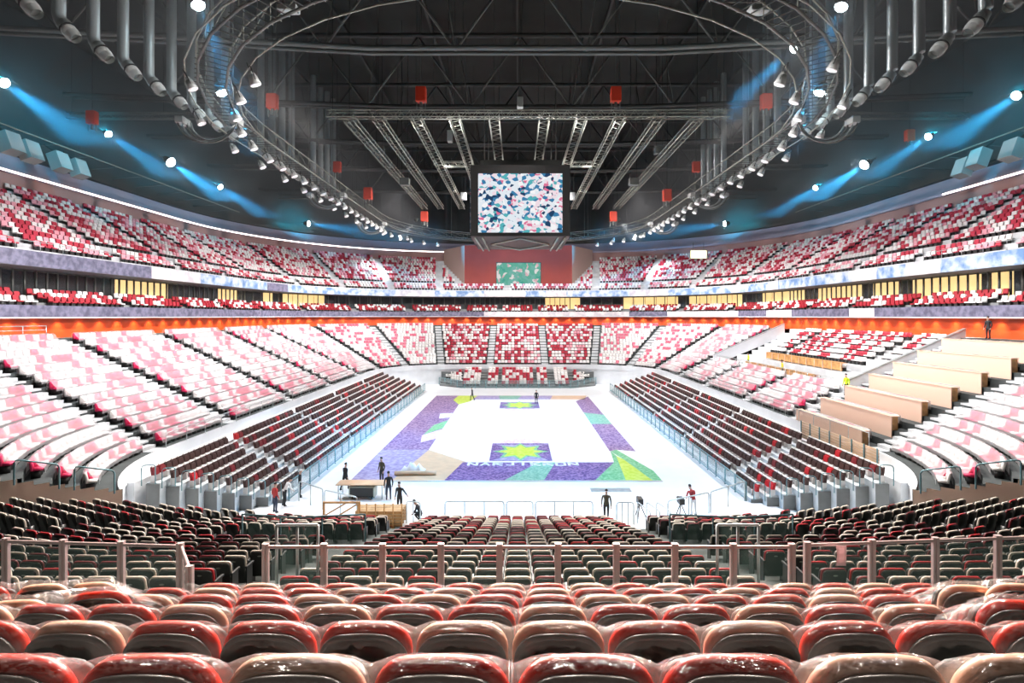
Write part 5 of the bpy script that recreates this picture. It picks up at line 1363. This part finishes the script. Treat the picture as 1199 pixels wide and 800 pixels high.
for i, px in enumerate((424, 434, 444, 454, 464, 474)):
    q = ground(px, 612); m = MB(); m.tube((0, 0, 0), (0, 0, 1.25), 0.035, 8); m.tube((0, 0, 1.25), (0, 0, 1.29), 0.05, 8); m.tube((0, 0, 0), (0, 0, 0.03), 0.12, 10)
    o = m.build('stake_post', 'wood', None, (q[0], q[1]-0.75, 0)); tag(o, f'thin brown upright stake in front of the stacked pallets, {nth(i+1)} from the left', 'post', 'stakes at the pallets')
x, y, z = ground(400, 617)
o = empty('crate_frame', (x, y, 0)); m = MB()
for sx in (-0.95, 0.95): m.box(sx-0.05, sx+0.05, -0.05, 0.05, 0, 1.35)
m.build('post', 'wood', o); m = MB()
for zz in (0.1, 1.25): m.box(-0.95, 0.95, -0.04, 0.04, zz, zz+0.09)
m.build('cross_rail', 'wood', o); m = MB(); m.tube((-0.9, 0, 0.15), (0.9, 0, 1.25), 0.045, 6); m.tube((-0.9, 0, 0.6), (0.2, 0, 1.25), 0.045, 6); m.build('diagonal_brace', 'wood', o)
tag(o, 'brown wooden crate frame with diagonal braces beside the pallets', 'crate')
x, y, z = ground(487, 558)
m = MB(); m.tube((x-1.5, y, 0.22), (x+1.4, y+0.1, 0.22), 0.15, 12); o = m.build('floor_roll', 'cwood'); o2 = o; tag(o, 'tan roll of floor covering lying on the bare maple corner of the court', 'roll')
x, y, z = ground(484, 553); m = MB(); rows = []
for i in range(9):
    t = PI*i/8; rows.append([(x-0.9+0.22*j, y+0.55*math.cos(t)*(0.7+0.3*math.sin(j*1.9)), 0.06+max(0.01, 0.8*math.sin(t)*math.sin(PI*(j+0.5)/9)*(0.7+0.3*math.sin(j*2.3)))) for j in range(9)])
m.grid(rows, 0, True); o = m.build('cover_heap', 'cloth_white'); tag(o, 'crumpled white cover heaped behind the tan floor roll', 'cover')
x, y, z = ground(715, 574); m = MB(); m.slab(rr(2.6, 0.0, 0.02, 0.005, 0.005, 1), -0.35, 0.35); m2 = m.build('floor_plate', 'steel', None, (x, y, 0.0)); tag(m2, 'flat grey panel lying on the white floor near the yellow court corner', 'panel')
for i, px in enumerate((749, 797)):
    q = ground(px, 606); o = empty('floor_camera', (q[0], q[1], 0))
    for a in (0, 2.09, 4.19):
        m = MB(); m.tube((0, 0, 0.8), (0.35*math.cos(a), 0.35*math.sin(a), 0), 0.025, 6); m.build('leg', 'black', o)
    m = MB(); m.box(-0.14, 0.14, -0.3, 0.25, 0.8, 1.1); m.build('camera_body', 'black', o); m = MB(); m.tube((0, 0.25, 0.95), (0, 0.5, 0.95), 0.09, 10); m.build('lens_barrel', 'darksteel', o)
    tag(o, f"black camera on a tripod at the court steps, {['left', 'right'][i]} of the two", 'camera', 'cameras at the court steps')
